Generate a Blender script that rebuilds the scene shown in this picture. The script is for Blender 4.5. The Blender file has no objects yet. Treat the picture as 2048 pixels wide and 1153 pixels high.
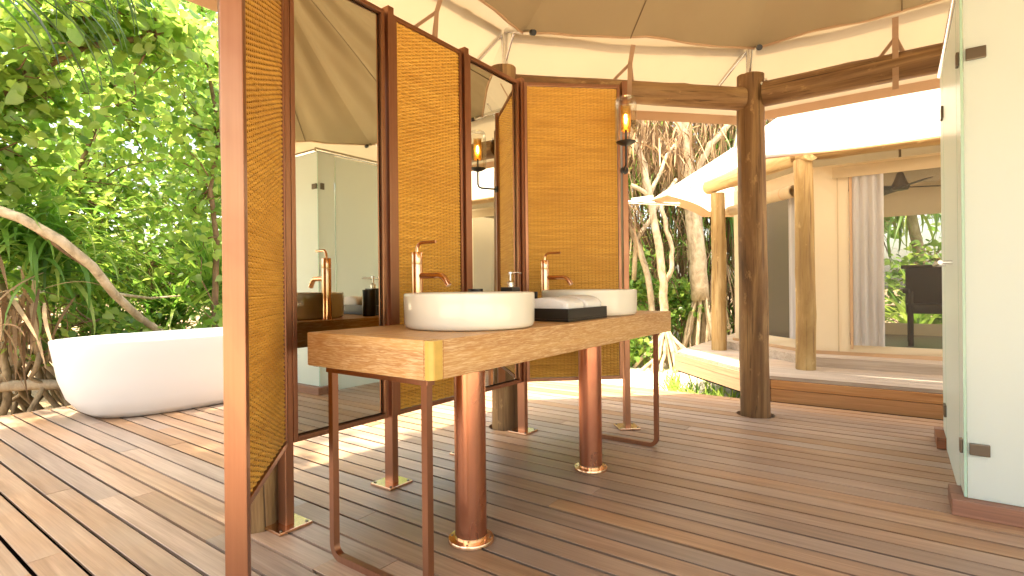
import bpy, bmesh, math, random
import numpy as np
from mathutils import Vector, Matrix
random.seed(7); RNG = np.random.default_rng(11)
R = math.radians
S = bpy.context.scene
COL = S.collection
# ------------------------------------------------------------------ camera
# ground plan: x runs along the washstand, y along the deck planks, z up, metres; the deck surface is z = 0
cd = bpy.data.cameras.new('camera'); cam = bpy.data.objects.new('camera', cd); COL.objects.link(cam)
cd.sensor_width = 36; cd.lens = 36*1065/2048; cd.clip_start = .05; cd.clip_end = 600
cd.shift_y = -(576.5-573.4)/2048
fw = Vector((.809, .588, 0)).normalized(); rt = Vector((fw.y, -fw.x, 0)); up = Vector((0, 0, 1))
cx = (rt - up*.0103).normalized(); cy = (up + rt*.0103).normalized(); cz = -fw
cam.matrix_world = Matrix(((cx.x, cy.x, cz.x, 0), (cx.y, cy.y, cz.y, 0), (cx.z, cy.z, cz.z, 1.0), (0, 0, 0, 1)))
S.camera = cam
# ------------------------------------------------------------------ sky, sun, exposure
SUN = Vector((-.98, .10, 0)).normalized()*math.cos(R(76)) + Vector((0, 0, math.sin(R(76))))
w = bpy.data.worlds.new('World'); S.world = w; w.use_nodes = True
nt = w.node_tree; sky = nt.nodes.new('ShaderNodeTexSky'); sky.sky_type = 'NISHITA'; sky.sun_disc = False
sky.sun_elevation = R(76); sky.sun_rotation = math.atan2(SUN.x, SUN.y); sky.dust_density = 4; sky.ozone_density = .3
nt.links.new(sky.outputs[0], nt.nodes['Background'].inputs[0]); nt.nodes['Background'].inputs[1].default_value = .15
ld = bpy.data.lights.new('sun', 'SUN'); ld.energy = 2.6; ld.angle = R(1.2); ld.color = (1, .93, .82)
lo = bpy.data.objects.new('sun', ld); COL.objects.link(lo); lo.location = (0, 0, 12); lo.rotation_euler = SUN.to_track_quat('Z', 'Y').to_euler()
S.view_settings.view_transform = 'Standard'; S.view_settings.look = 'None'; S.view_settings.gamma = 1
S.view_settings.use_curve_mapping = False; S.view_settings.exposure = 2.6
S.view_settings.use_white_balance = True; S.view_settings.white_balance_temperature = 8000; S.view_settings.white_balance_tint = 8
S.render.engine = 'CYCLES'; c = S.cycles
c.use_denoising = True; c.max_bounces = 10; c.diffuse_bounces = 6; c.glossy_bounces = 5; c.transmission_bounces = 6; c.transparent_max_bounces = 12
c.sample_clamp_indirect = 8; c.caustics_reflective = False; c.caustics_refractive = False

# ------------------------------------------------------------------ materials
MATS = {}
def newmat(name):
    m = bpy.data.materials.new(name); m.use_nodes = True; m.node_tree.nodes.clear(); MATS[name] = m
    N = m.node_tree.nodes; L = m.node_tree.links; o = N.new('ShaderNodeOutputMaterial'); return m, N, L, o
def pbsdf(N, rough=.6, metal=0, spec=.5):
    p = N.new('ShaderNodeBsdfPrincipled'); p.inputs['Roughness'].default_value = rough; p.inputs['Metallic'].default_value = metal
    p.inputs['Specular IOR Level'].default_value = spec; return p
def mixc(N, L, fac, a, b, mode='MIX'):
    x = N.new('ShaderNodeMix'); x.data_type = 'RGBA'; x.blend_type = mode
    for s, v in ((0, fac), (6, a), (7, b)):
        if hasattr(v, 'is_output'): L.new(v, x.inputs[s])
        elif s == 0: x.inputs[0].default_value = v
        else: x.inputs[s].default_value = (*v, 1)
    return x.outputs[2]
def coords(N, L, scale, rnd=False, rot=(0, 0, 0), space='Object'):
    t = N.new('ShaderNodeTexCoord'); mp = N.new('ShaderNodeMapping'); mp.inputs['Scale'].default_value = scale; mp.inputs['Rotation'].default_value = rot
    src = t.outputs[space]
    if rnd:
        oi = N.new('ShaderNodeObjectInfo'); va = N.new('ShaderNodeVectorMath'); va.operation = 'MULTIPLY_ADD'
        cb = N.new('ShaderNodeCombineXYZ')
        for k in range(3): L.new(oi.outputs['Random'], cb.inputs[k])
        L.new(cb.outputs[0], va.inputs[0]); va.inputs[1].default_value = (37, 61, 23); L.new(src, va.inputs[2]); src = va.outputs[0]
    L.new(src, mp.inputs[0]); return mp.outputs[0]
def noise(N, L, vec, scale=1, det=4, rough=.55, dist=0):
    n = N.new('ShaderNodeTexNoise'); L.new(vec, n.inputs['Vector']); n.inputs['Scale'].default_value = scale
    n.inputs['Detail'].default_value = det; n.inputs['Roughness'].default_value = rough; n.inputs['Distortion'].default_value = dist; return n.outputs[0]
def ramp(N, L, v, stops):
    r = N.new('ShaderNodeValToRGB'); L.new(v, r.inputs[0]); e = r.color_ramp.elements
    while len(e) < len(stops): e.new(.5)
    for k, (p, cc) in enumerate(stops): e[k].position = p; e[k].color = (*cc, 1) if len(cc) == 3 else cc
    return r.outputs[0]
def bump(N, L, h, strength, dist=.01):
    b = N.new('ShaderNodeBump'); b.inputs['Strength'].default_value = strength; b.inputs['Distance'].default_value = dist; L.new(h, b.inputs['Height']); return b.outputs[0]
def simple(name, col, rough=.6, metal=0, spec=.5, var=.12, vs=6, bmp=0, bs=60, aniso=0):
    m, N, L, o = newmat(name); p = pbsdf(N, rough, metal, spec)
    v = coords(N, L, (1, 1, 1)); n = noise(N, L, v, vs)
    L.new(mixc(N, L, n, tuple(x*(1-var) for x in col), tuple(min(1, x*(1+var)) for x in col)), p.inputs['Base Color'])
    if bmp: L.new(bump(N, L, noise(N, L, v, bs), bmp, .004), p.inputs['Normal'])
    L.new(p.outputs[0], o.inputs[0]); return m
def wood(name, dark, mid, light, axis='y', rough=.5, grain=1., rnd=True, tint=.25, bmp=.25, grey=None, spec=.45, big=.5):
    m, N, L, o = newmat(name); p = pbsdf(N, rough, 0, spec)
    sc = {'x': (1.1, 26, 26), 'y': (26, 1.1, 26), 'z': (26, 26, 1.1)}[axis]
    v = coords(N, L, tuple(s*grain for s in sc), rnd)
    n1 = noise(N, L, v, 1, 6, .6, .9)
    col = ramp(N, L, n1, [(.28, dark), (.5, mid), (.74, light)])
    sf = {'x': (3, 160, 160), 'y': (160, 3, 160), 'z': (160, 160, 3)}[axis]
    n2 = noise(N, L, coords(N, L, tuple(s*grain for s in sf), rnd), 1, 3, .6)
    col = mixc(N, L, ramp(N, L, n2, [(.35, (0, 0, 0)), (.7, (.35, .35, .35))]), col, tuple(x*.45 for x in dark))
    n3 = noise(N, L, coords(N, L, (1.3, 1.3, 1.3), rnd), big*2, 3)
    if grey: col = mixc(N, L, ramp(N, L, n3, [(.42, (0, 0, 0)), (.72, (.5, .5, .5))]), col, grey)
    if rnd:
        oi = N.new('ShaderNodeObjectInfo'); hs = N.new('ShaderNodeHueSaturation')
        mr = N.new('ShaderNodeMapRange'); L.new(oi.outputs['Random'], mr.inputs[0]); mr.inputs[3].default_value = 1-tint; mr.inputs[4].default_value = 1+tint
        L.new(mr.outputs[0], hs.inputs['Value'])
        ml = N.new('ShaderNodeMath'); ml.operation = 'MULTIPLY'; L.new(oi.outputs['Random'], ml.inputs[0]); ml.inputs[1].default_value = 7.3
        fr = N.new('ShaderNodeMath'); fr.operation = 'FRACT'; L.new(ml.outputs[0], fr.inputs[0])
        m2 = N.new('ShaderNodeMapRange'); L.new(fr.outputs[0], m2.inputs[0]); m2.inputs[3].default_value = .7; m2.inputs[4].default_value = 1.12
        L.new(m2.outputs[0], hs.inputs['Saturation']); L.new(col, hs.inputs['Color']); col = hs.outputs[0]
    L.new(col, p.inputs['Base Color'])
    rr = N.new('ShaderNodeMapRange'); L.new(n1, rr.inputs[0]); rr.inputs[3].default_value = rough-.12; rr.inputs[4].default_value = rough+.14
    L.new(rr.outputs[0], p.inputs['Roughness'])
    L.new(bump(N, L, n2, bmp, .002), p.inputs['Normal']); L.new(p.outputs[0], o.inputs[0]); return m
wood('deck_wood', (.265, .142, .078), (.385, .228, .136), (.49, .32, .20), 'y', .44, tint=.17, grey=(.34, .265, .205), spec=.5)
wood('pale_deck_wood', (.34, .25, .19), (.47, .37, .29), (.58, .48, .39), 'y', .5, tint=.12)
wood('fascia_wood', (.44, .20, .08), (.55, .28, .125), (.64, .36, .18), 'y', .5, tint=.1)
wood('fascia_wood_diagonal', (.44, .20, .08), (.55, .28, .125), (.64, .36, .18), 'x', .5, tint=.1)
wood('sill_wood', (.20, .075, .038), (.28, .115, .06), (.36, .155, .085), 'y', .45, tint=.08)
def logmat(name, a, b, c3, crack):
    m, N, L, o = newmat(name); p = pbsdf(N, .62, 0, .4)
    n1 = noise(N, L, coords(N, L, (7, 7, .8), True), 1, 6, .62, 1.1); n2 = noise(N, L, coords(N, L, (42, 42, 1.3), True), 1, 4, .6, .8); n3 = noise(N, L, coords(N, L, (11, 11, 6), True), 1, 5, .7)
    col = ramp(N, L, n1, [(.3, a), (.5, b), (.68, c3)])
    col = mixc(N, L, ramp(N, L, n2, [(.30, (.85,)*3), (.43, (0,)*3)]), col, crack)
    col = mixc(N, L, ramp(N, L, n3, [(.60, (0,)*3), (.70, (.55,)*3)]), col, tuple(min(1, x*1.5) for x in c3))
    L.new(col, p.inputs['Base Color']); L.new(bump(N, L, n2, .8, .006), p.inputs['Normal']); L.new(p.outputs[0], o.inputs[0])
logmat('log_wood', (.10, .048, .019), (.22, .112, .044), (.38, .23, .10), (.035, .016, .007))
logmat('pale_log_wood', (.22, .12, .042), (.38, .24, .095), (.52, .37, .18), (.14, .07, .025))
# cerused oak of the washstand
def oak(name, axis):
    m, N, L, o = newmat(name); p = pbsdf(N, .42, 0, .5)
    sl = {'x': (14, 250, 250), 'y': (250, 14, 250)}[axis]; sb = {'x': (1, 14, 14), 'y': (14, 1, 14)}[axis]
    n = noise(N, L, coords(N, L, sl), 1, 3, .6, 1.2); b = noise(N, L, coords(N, L, sb), 1, 4, .5, .5)
    base = ramp(N, L, b, [(.3, (.47, .225, .085)), (.7, (.62, .34, .125))])
    col = mixc(N, L, ramp(N, L, n, [(.45, (0, 0, 0)), (.66, (.8, .8, .8))]), base, (.80, .60, .35))
    L.new(col, p.inputs['Base Color']); L.new(bump(N, L, n, .35, .002), p.inputs['Normal']); L.new(p.outputs[0], o.inputs[0])
oak('oak_x', 'x'); oak('oak_y', 'y')
simple('pale_oak_strip', (.62, .40, .10), .4, var=.2, vs=30)
def metal(name, col, rough, stretch=(90, 90, 1.5), var=.16, patch=.25):
    m, N, L, o = newmat(name); p = pbsdf(N, rough, 1)
    n = noise(N, L, coords(N, L, stretch), 1, 3); b = noise(N, L, coords(N, L, (4, 4, 2)), 1, 4, .6, .6)
    cc = mixc(N, L, n, tuple(x*(1-var) for x in col), tuple(min(1, x*(1+var)) for x in col))
    cc = mixc(N, L, ramp(N, L, b, [(.4, (0, 0, 0)), (.75, (patch*2,)*3)]), cc, (col[0]*.7, col[1]*.5, col[2]*.55))
    L.new(cc, p.inputs['Base Color'])
    rr = N.new('ShaderNodeMapRange'); L.new(b, rr.inputs[0]); rr.inputs[3].default_value = rough*.75; rr.inputs[4].default_value = rough*1.35
    L.new(rr.outputs[0], p.inputs['Roughness']); L.new(bump(N, L, n, .06, .001), p.inputs['Normal']); L.new(p.outputs[0], o.inputs[0])
metal('brushed_copper', (.40, .20, .12), .38)
metal('brass', (.78, .52, .18), .3, (3, 3, 3), .06, .1)
metal('pipe_copper', (.58, .26, .155), .27, (50, 50, 2), .1, .45)
metal('bright_copper', (.86, .55, .34), .2, (60, 60, 60), .08)
metal('rose_gold', (.80, .47, .30), .1, (3, 3, 3), .04, .05)
metal('steel_tube', (.72, .71, .69), .22, (3, 3, 3), .06, .1)
metal('bronze', (.16, .13, .10), .35, (3, 3, 3), .06, .1)
m, N, L, o = newmat('mirror_glass'); p = pbsdf(N, .012, 1); L.new(mixc(N, L, noise(N, L, coords(N, L, (1, 1, 1)), 1), (.80, .82, .74), (.82, .84, .77)), p.inputs['Base Color']); L.new(p.outputs[0], o.inputs[0])
# rattan
m, N, L, o = newmat('rattan'); p = pbsdf(N, .42, 0, .5)
n = noise(N, L, coords(N, L, (3, 3, 90)), 1, 4, .6); n2 = noise(N, L, coords(N, L, (2.2, 2.2, 7)), 1, 3)
cc = ramp(N, L, n, [(.25, (.54, .26, .04)), (.5, (.74, .40, .075)), (.8, (.88, .56, .15))])
cc = mixc(N, L, ramp(N, L, n2, [(.45, (0, 0, 0)), (.8, (.55, .55, .55))]), cc, (.50, .22, .04)); L.new(cc, p.inputs['Base Color']); L.new(p.outputs[0], o.inputs[0])
simple('rattan_stake', (.52, .26, .05), .6)
m, N, L, o = newmat('ceramic'); p = pbsdf(N, .09, 0, .5); L.new(mixc(N, L, noise(N, L, coords(N, L, (1, 1, 1)), 2), (.76, .72, .62), (.79, .755, .66)), p.inputs['Base Color']); L.new(p.outputs[0], o.inputs[0])
simple('tub_stone', (.76, .745, .72), .38, var=.02, vs=2)
simple('black_lacquer', (.018, .015, .013), .3, var=.2)
simple('black_iron', (.02, .018, .017), .45, var=.2)
simple('towel_cloth', (.86, .85, .83), .95, spec=.1, var=.03, bmp=.9, bs=260)
def fabric(name, col, trans=.35, var=.08, rough=.85, weave=900, bs=.12, tcol=None):
    m, N, L, o = newmat(name); p = pbsdf(N, rough, 0, .2); t = N.new('ShaderNodeBsdfTranslucent'); mx = N.new('ShaderNodeMixShader')
    v = coords(N, L, (1, 1, 1)); n = noise(N, L, v, 2.2, 5, .6)
    cc = mixc(N, L, n, tuple(x*(1-var) for x in col), tuple(min(1, x*(1+var)) for x in col)); L.new(cc, p.inputs['Base Color'])
    if tcol: L.new(mixc(N, L, n, tcol, tuple(x*.9 for x in tcol)), t.inputs[0])
    else: L.new(cc, t.inputs[0])
    L.new(bump(N, L, noise(N, L, v, weave, 2), bs, .002), p.inputs['Normal'])
    mx.inputs[0].default_value = trans; L.new(p.outputs[0], mx.inputs[1]); L.new(t.outputs[0], mx.inputs[2]); L.new(mx.outputs[0], o.inputs[0])
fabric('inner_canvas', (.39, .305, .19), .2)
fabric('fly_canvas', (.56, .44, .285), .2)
fabric('white_fly', (.84, .82, .78), .6)
fabric('hem_canvas', (.56, .36, .22), .1)
fabric('wall_canvas', (.80, .67, .49), .3)
fabric('curtain_cloth', (.62, .59, .58), .35)
fabric('strap_web', (.42, .26, .16), .1)
simple('seam_thread', (.20, .14, .08), .9)
# frosted glass
m, N, L, o = newmat('frosted_glass'); p = pbsdf(N, .28, 0, .5); t = N.new('ShaderNodeBsdfTranslucent'); mx = N.new('ShaderNodeMixShader')
n = noise(N, L, coords(N, L, (1, 1, 1)), .8)
L.new(mixc(N, L, n, (.74, .79, .765), (.76, .81, .785)), p.inputs['Base Color']); L.new(mixc(N, L, n, (.90, .94, .90), (.93, .96, .93)), t.inputs[0])
mx.inputs[0].default_value = .5; L.new(p.outputs[0], mx.inputs[1]); L.new(t.outputs[0], mx.inputs[2]); L.new(mx.outputs[0], o.inputs[0])
m, N, L, o = newmat('green_glass_edge'); p = pbsdf(N, .2); L.new(mixc(N, L, noise(N, L, coords(N, L, (1, 1, 1)), 4), (.36, .56, .44), (.42, .62, .50)), p.inputs['Base Color']); L.new(p.outputs[0], o.inputs[0])
m, N, L, o = newmat('clear_glass'); g = N.new('ShaderNodeBsdfGlossy'); g.inputs['Roughness'].default_value = .03; t = N.new('ShaderNodeBsdfTransparent'); t.inputs[0].default_value = (.96, .97, .95, 1)
fr = N.new('ShaderNodeFresnel'); fr.inputs[0].default_value = 1.5; mx = N.new('ShaderNodeMixShader')
n = noise(N, L, coords(N, L, (1, 1, 1)), 3); mxx = N.new('ShaderNodeMath'); mxx.operation = 'MULTIPLY_ADD'; L.new(n, mxx.inputs[0]); mxx.inputs[1].default_value = .03; fm_ = N.new('ShaderNodeMath'); fm_.operation = 'MULTIPLY'; fm_.inputs[1].default_value = .45; L.new(fr.outputs[0], fm_.inputs[0]); L.new(fm_.outputs[0], mxx.inputs[2])
L.new(mxx.outputs[0], mx.inputs[0]); L.new(t.outputs[0], mx.inputs[1]); L.new(g.outputs[0], mx.inputs[2]); L.new(mx.outputs[0], o.inputs[0])
for nm_, fac_ in (('window_mesh', .38), ('door_mesh', .82)):
    m, N, L, o = newmat(nm_); p = pbsdf(N, .35, 0, .6); t = N.new('ShaderNodeBsdfTransparent'); mx = N.new('ShaderNodeMixShader')
    L.new(mixc(N, L, noise(N, L, coords(N, L, (1, 1, 1)), 3), (.05, .045, .04), (.07, .06, .05)), p.inputs['Base Color']); mx.inputs[0].default_value = fac_
    t.inputs[0].default_value = (.85, .85, .82, 1); L.new(t.outputs[0], mx.inputs[1]); L.new(p.outputs[0], mx.inputs[2]); L.new(mx.outputs[0], o.inputs[0])
m, N, L, o = newmat('lamp_filament'); e = N.new('ShaderNodeEmission'); e.inputs[1].default_value = 16
L.new(mixc(N, L, noise(N, L, coords(N, L, (1, 1, 1)), 30), (1, .62, .22), (1, .7, .3)), e.inputs[0]); L.new(e.outputs[0], o.inputs[0])
# plants: colour per leaf from the 'tone' attribute
def leafmat(name, a, b, c3, trans=.45, rough=.42, spec=.45):
    m, N, L, o = newmat(name); p = pbsdf(N, rough, 0, spec); t = N.new('ShaderNodeBsdfTranslucent'); mx = N.new('ShaderNodeMixShader')
    at = N.new('ShaderNodeAttribute'); at.attribute_name = 'tone'
    n = noise(N, L, coords(N, L, (1, 1, 1)), 45, 3)
    sm = N.new('ShaderNodeMath'); sm.operation = 'MULTIPLY_ADD'; L.new(n, sm.inputs[0]); sm.inputs[1].default_value = .25; L.new(at.outputs['Fac'], sm.inputs[2])
    cc = ramp(N, L, sm.outputs[0], [(.1, a), (.6, b), (1.1 if False else 1., c3)])
    L.new(cc, p.inputs['Base Color']); tc = mixc(N, L, .6, cc, (.42, .62, .06), 'MULTIPLY'); br = N.new('ShaderNodeHueSaturation'); br.inputs['Value'].default_value = 2.2; br.inputs['Saturation'].default_value = 1.05
    L.new(cc, br.inputs['Color']); L.new(br.outputs[0], t.inputs[0])
    mx.inputs[0].default_value = trans; L.new(p.outputs[0], mx.inputs[1]); L.new(t.outputs[0], mx.inputs[2]); L.new(mx.outputs[0], o.inputs[0])
leafmat('broad_leaf', (.06, .135, .035), (.13, .24, .052), (.27, .35, .09), .5, .33, .6)
leafmat('strap_leaf', (.05, .13, .03), (.12, .25, .045), (.30, .38, .10), .42)
leafmat('palm_leaf', (.012, .035, .012), (.022, .062, .02), (.05, .11, .03), .15)
leafmat('dead_leaf', (.10, .06, .035), (.20, .125, .07), (.46, .33, .20), .2, .8, .1)
def bark(name, a, b, c3, sc=9):
    m, N, L, o = newmat(name); p = pbsdf(N, .85, 0, .2); v = coords(N, L, (1, 1, .6)); n = noise(N, L, v, sc, 6, .65, .4)
    L.new(ramp(N, L, n, [(.3, a), (.5, b), (.72, c3)]), p.inputs['Base Color']); L.new(bump(N, L, n, .7, .02), p.inputs['Normal']); L.new(p.outputs[0], o.inputs[0])
bark('pale_bark', (.25, .185, .115), (.44, .345, .23), (.58, .48, .35))
bark('brown_bark', (.09, .055, .03), (.20, .125, .07), (.32, .21, .12))
bark('root_bark', (.16, .115, .065), (.30, .22, .13), (.44, .34, .21))
# ground: coral sand with leaf litter and soil below the trees
m, N, L, o = newmat('sand_and_litter'); p = pbsdf(N, .95, 0, .1); v = coords(N, L, (1, 1, 1))
n = noise(N, L, v, 1.1, 6, .6); f = noise(N, L, v, 26, 5, .65)
sand = ramp(N, L, f, [(.3, (.50, .44, .35)), (.7, (.66, .60, .50))]); soil = ramp(N, L, f, [(.3, (.13, .09, .055)), (.52, (.28, .20, .125)), (.75, (.44, .34, .22))])
sx = N.new('ShaderNodeSeparateXYZ'); L.new(v, sx.inputs[0])
def mth(op, a, b):
    q = N.new('ShaderNodeMath'); q.operation = op
    for k, z in enumerate((a, b)):
        if hasattr(z, 'is_output'): L.new(z, q.inputs[k])
        else: q.inputs[k].default_value = z
    return q.outputs[0]
a1 = mth('ADD', mth('MULTIPLY', mth('SUBTRACT', sx.outputs[1], 5.2), 1.2), n)
a2 = mth('ADD', mth('MULTIPLY', mth('SUBTRACT', sx.outputs[0], 9.3), 1.5), n)
k = mth('MAXIMUM', a1, a2); L.new(mixc(N, L, ramp(N, L, k, [(.35, (0, 0, 0)), (.7, (1, 1, 1))]), sand, soil), p.inputs['Base Color'])
L.new(bump(N, L, f, .6, .03), p.inputs['Normal']); L.new(p.outputs[0], o.inputs[0])
simple('room_floor', (.16, .10, .06), .4)
simple('dark_rattan', (.05, .028, .018), .5, var=.3, vs=60, bmp=.5)
simple('underdeck_shade', (.012, .008, .006), .95, spec=.05)  # near-black slabs below the planks, shade painted in for the gaps

# ------------------------------------------------------------------ mesh helpers
class MB:
    def __init__(s): s.v = []; s.f = []
    def add(s, vs, fs):
        b = len(s.v); s.v += [tuple(x) for x in vs]; s.f += [tuple(i+b for i in f) for f in fs]; return s
    def box(s, x0, x1, y0, y1, z0, z1, bev=0):
        if not bev:
            return s.add([(x0, y0, z0), (x1, y0, z0), (x1, y1, z0), (x0, y1, z0), (x0, y0, z1), (x1, y0, z1), (x1, y1, z1), (x0, y1, z1)],
                         [(3, 2, 1, 0), (4, 5, 6, 7), (0, 1, 5, 4), (1, 2, 6, 5), (2, 3, 7, 6), (3, 0, 4, 7)])
        bm = bmesh.new(); bmesh.ops.create_cube(bm, size=1)
        for q in bm.verts: q.co = Vector(((x0+x1)/2+q.co.x*(x1-x0), (y0+y1)/2+q.co.y*(y1-y0), (z0+z1)/2+q.co.z*(z1-z0)))
        bmesh.ops.bevel(bm, geom=bm.edges[:], offset=bev, segments=2, affect='EDGES', profile=.6)
        return s.bm(bm)
    def bm(s, bm):
        bm.verts.index_update(); s.add([q.co for q in bm.verts], [[q.index for q in f.verts] for f in bm.faces]); bm.free(); return s
    def tube(s, pts, r, n=12, caps=True, jit=0, ref=None):
        pts = [Vector(p) for p in pts]; rs = r if hasattr(r, '__len__') else [r]*len(pts); rings = []; b = len(s.v)
        t0 = (pts[1]-pts[0]).normalized(); a = Vector(ref) if ref else (Vector((0, 0, 1)) if abs(t0.z) < .9 else Vector((1, 0, 0)))
        a = (a - t0*a.dot(t0)).normalized()
        for i, p in enumerate(pts):
            t = ((pts[min(i+1, len(pts)-1)]-pts[max(i-1, 0)])).normalized(); a = (a - t*a.dot(t)).normalized(); bb = t.cross(a)
            for k in range(n):
                an = 2*math.pi*k/n; q = rs[i]*(1+(random.uniform(-jit, jit) if jit else 0)); s.v.append(tuple(p + a*math.cos(an)*q + bb*math.sin(an)*q))
        for i in range(len(pts)-1):
            for k in range(n): s.f.append((b+i*n+k, b+i*n+(k+1) % n, b+(i+1)*n+(k+1) % n, b+(i+1)*n+k))
        if caps: s.f.append(tuple(b+k for k in reversed(range(n)))); s.f.append(tuple(b+(len(pts)-1)*n+k for k in range(n)))
        return s
    def lathe(s, prof, c=(0, 0, 0), n=48, shape=None):
        b = len(s.v)
        for (r, z) in prof:
            for k in range(n):
                a = 2*math.pi*k/n; s.v.append((c[0]+r*math.cos(a), c[1]+r*math.sin(a), c[2]+z))
        for i in range(len(prof)-1):
            for k in range(n): s.f.append((b+i*n+k, b+i*n+(k+1) % n, b+(i+1)*n+(k+1) % n, b+(i+1)*n+k))
        if prof[0][0] > 1e-4: s.f.append(tuple(b+k for k in reversed(range(n))))
        if prof[-1][0] > 1e-4: s.f.append(tuple(b+(len(prof)-1)*n+k for k in range(n)))
        return s
    def grid(s, P):
        b = len(s.v); h = len(P); wd = len(P[0])
        for row in P: s.v += [tuple(q) for q in row]
        for i in range(h-1):
            for k in range(wd-1): s.f.append((b+i*wd+k, b+i*wd+k+1, b+(i+1)*wd+k+1, b+(i+1)*wd+k))
        return s
    def prism(s, poly, z0, z1):
        n = len(poly); return s.add([(x, y, z0) for x, y in poly]+[(x, y, z1) for x, y in poly], [tuple(reversed(range(n))), tuple(range(n, 2*n))]+[(k, (k+1) % n, n+(k+1) % n, n+k) for k in range(n)])
    def mesh(s, name, mat, smooth=False, auto=35):
        me = bpy.data.meshes.new(name); me.from_pydata(s.v, [], s.f); me.update()
        for mm in (mat if isinstance(mat, (list, tuple)) else [mat]): me.materials.append(MATS[mm])
        if smooth:
            me.polygons.foreach_set('use_smooth', [True]*len(me.polygons))
            if auto: me.set_sharp_from_angle(angle=R(auto))
        return me
    def build(s, name, mat, parent=None, smooth=False, origin=None, auto=35):
        if origin is not None: s.v = [(x-origin[0], y-origin[1], z-origin[2]) for x, y, z in s.v]
        o = bpy.data.objects.new(name, s.mesh(name, mat, smooth, auto)); COL.objects.link(o)
        if origin is not None: o.location = origin
        if parent: par(o, parent)
        return o
def par(o, p):
    o.parent = p
    if p.type == 'EMPTY' or True:
        o.matrix_parent_inverse = LOC(p).inverted()
    return o
def LOC(p):
    m_ = Matrix.LocRotScale(p.location, p.rotation_euler, p.scale)
    return LOC(p.parent) @ p.matrix_parent_inverse @ m_ if p.parent else m_
def tag(o, label=None, cat=None, group=None, kind=None):
    for k_, v_ in (('label', label), ('category', cat), ('group', group), ('kind', kind)):
        if v_: o[k_] = v_
    return o
def empty(name, loc, label, cat, group=None):
    o = bpy.data.objects.new(name, None); COL.objects.link(o); o.location = loc; o.empty_display_size = .1; return tag(o, label, cat, group)
def npmesh(name, V, F, mat, tone=None, smooth=False):     # F: (n,4) quads
    me = bpy.data.meshes.new(name); V = np.asarray(V, np.float32); F = np.asarray(F, np.int32); k_ = F.shape[1]
    me.vertices.add(len(V)); me.vertices.foreach_set('co', V.ravel()); me.loops.add(F.size); me.loops.foreach_set('vertex_index', F.ravel())
    me.polygons.add(len(F)); me.polygons.foreach_set('loop_start', np.arange(0, F.size, k_, dtype=np.int32))
    if smooth: me.polygons.foreach_set('use_smooth', np.ones(len(F), bool))
    me.update(calc_edges=True); me.materials.append(MATS[mat])
    if tone is not None: at = me.attributes.new('tone', 'FLOAT', 'POINT'); at.data.foreach_set('value', np.asarray(tone, np.float32))
    return me
def npobj(name, me, parent=None, loc=None):
    o = bpy.data.objects.new(name, me); COL.objects.link(o)
    if loc: o.location = loc
    if parent: par(o, parent)
    return o

# ------------------------------------------------------------------ ground
g = MB(); nx = 60
P = []
for i in range(nx+1):
    row = []
    for k in range(nx+1):
        x = -60+math.copysign(abs(i/nx*2-1)**2.2, i/nx*2-1)*140+66; y = math.copysign(abs(k/nx*2-1)**2.2, k/nx*2-1)*140+4
        row.append((x, y, -.42+.04*math.sin(x*1.3)*math.cos(y*1.1)))
    P.append(row)
tag(g.grid(P).build('ground', 'sand_and_litter', smooth=True), kind='structure')

# ------------------------------------------------------------------ bath deck: planks run along y
PITCH = .1165; GAP = .0135; TH = .03
HOLES = [(4.40, .90, .135), (1.22, 2.25, .135), (3.05, 2.28, .125)]
deck = MB().box(-1.55, 4.93, -2.9, 5.86, -.24, -.17).build('deck', 'underdeck_shade'); tag(deck, kind='structure')
dm = {}
def plank(u0, u1, v0, v1, arc0=None, arc1=None, parent=deck, mat='deck_wood', z=0):
    cu, cv = (u0+u1)/2, (v0+v1)/2
    def end(v, arc, sgn):
        if not arc: return [(u0, v), (u1, v)]
        out = []
        for k in range(9):
            u = u0+(u1-u0)*k/8; d = arc[2]**2-(u-arc[0])**2; out.append((u, arc[1]+sgn*math.sqrt(d) if d > 0 else arc[1]))
        return out
    if arc0 or arc1:
        a = end(v0, arc0, 1); b = end(v1, arc1, -1); poly = a+list(reversed(b))
        mb = MB().prism([(x-cu, y-cv) for x, y in poly], -TH, 0); me = mb.mesh('plank', mat)
    else:
        key = round(v1-v0, 2)
        if key not in dm:
            w2, h2 = (PITCH-GAP)/2, (v1-v0)/2     # thin top lip, sides undercut in shape to put dark shade into the gaps
            pr = [(-w2+.013, -TH), (w2-.013, -TH), (w2-.013, -.0045), (w2, -.0024), (w2, -.0012), (w2-.0015, 0), (-w2+.0015, 0), (-w2, -.0012), (-w2, -.0024), (-w2+.013, -.0045)]
            n_ = len(pr); dm[key] = MB().add([(x, -h2, z_) for x, z_ in pr]+[(x, h2, z_) for x, z_ in pr], [tuple(range(n_)), tuple(reversed(range(n_, 2*n_)))]+[(k_, n_+k_, n_+(k_+1) % n_, (k_+1) % n_) for k_ in range(n_)]).mesh('plank', mat)
        me = dm[key]
    o = bpy.data.objects.new('plank', me); COL.objects.link(o); o.location = (cu, cv, z + random.uniform(-.0012, .0012)); par(o, parent); return o
row = 0; u = 4.95
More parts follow.
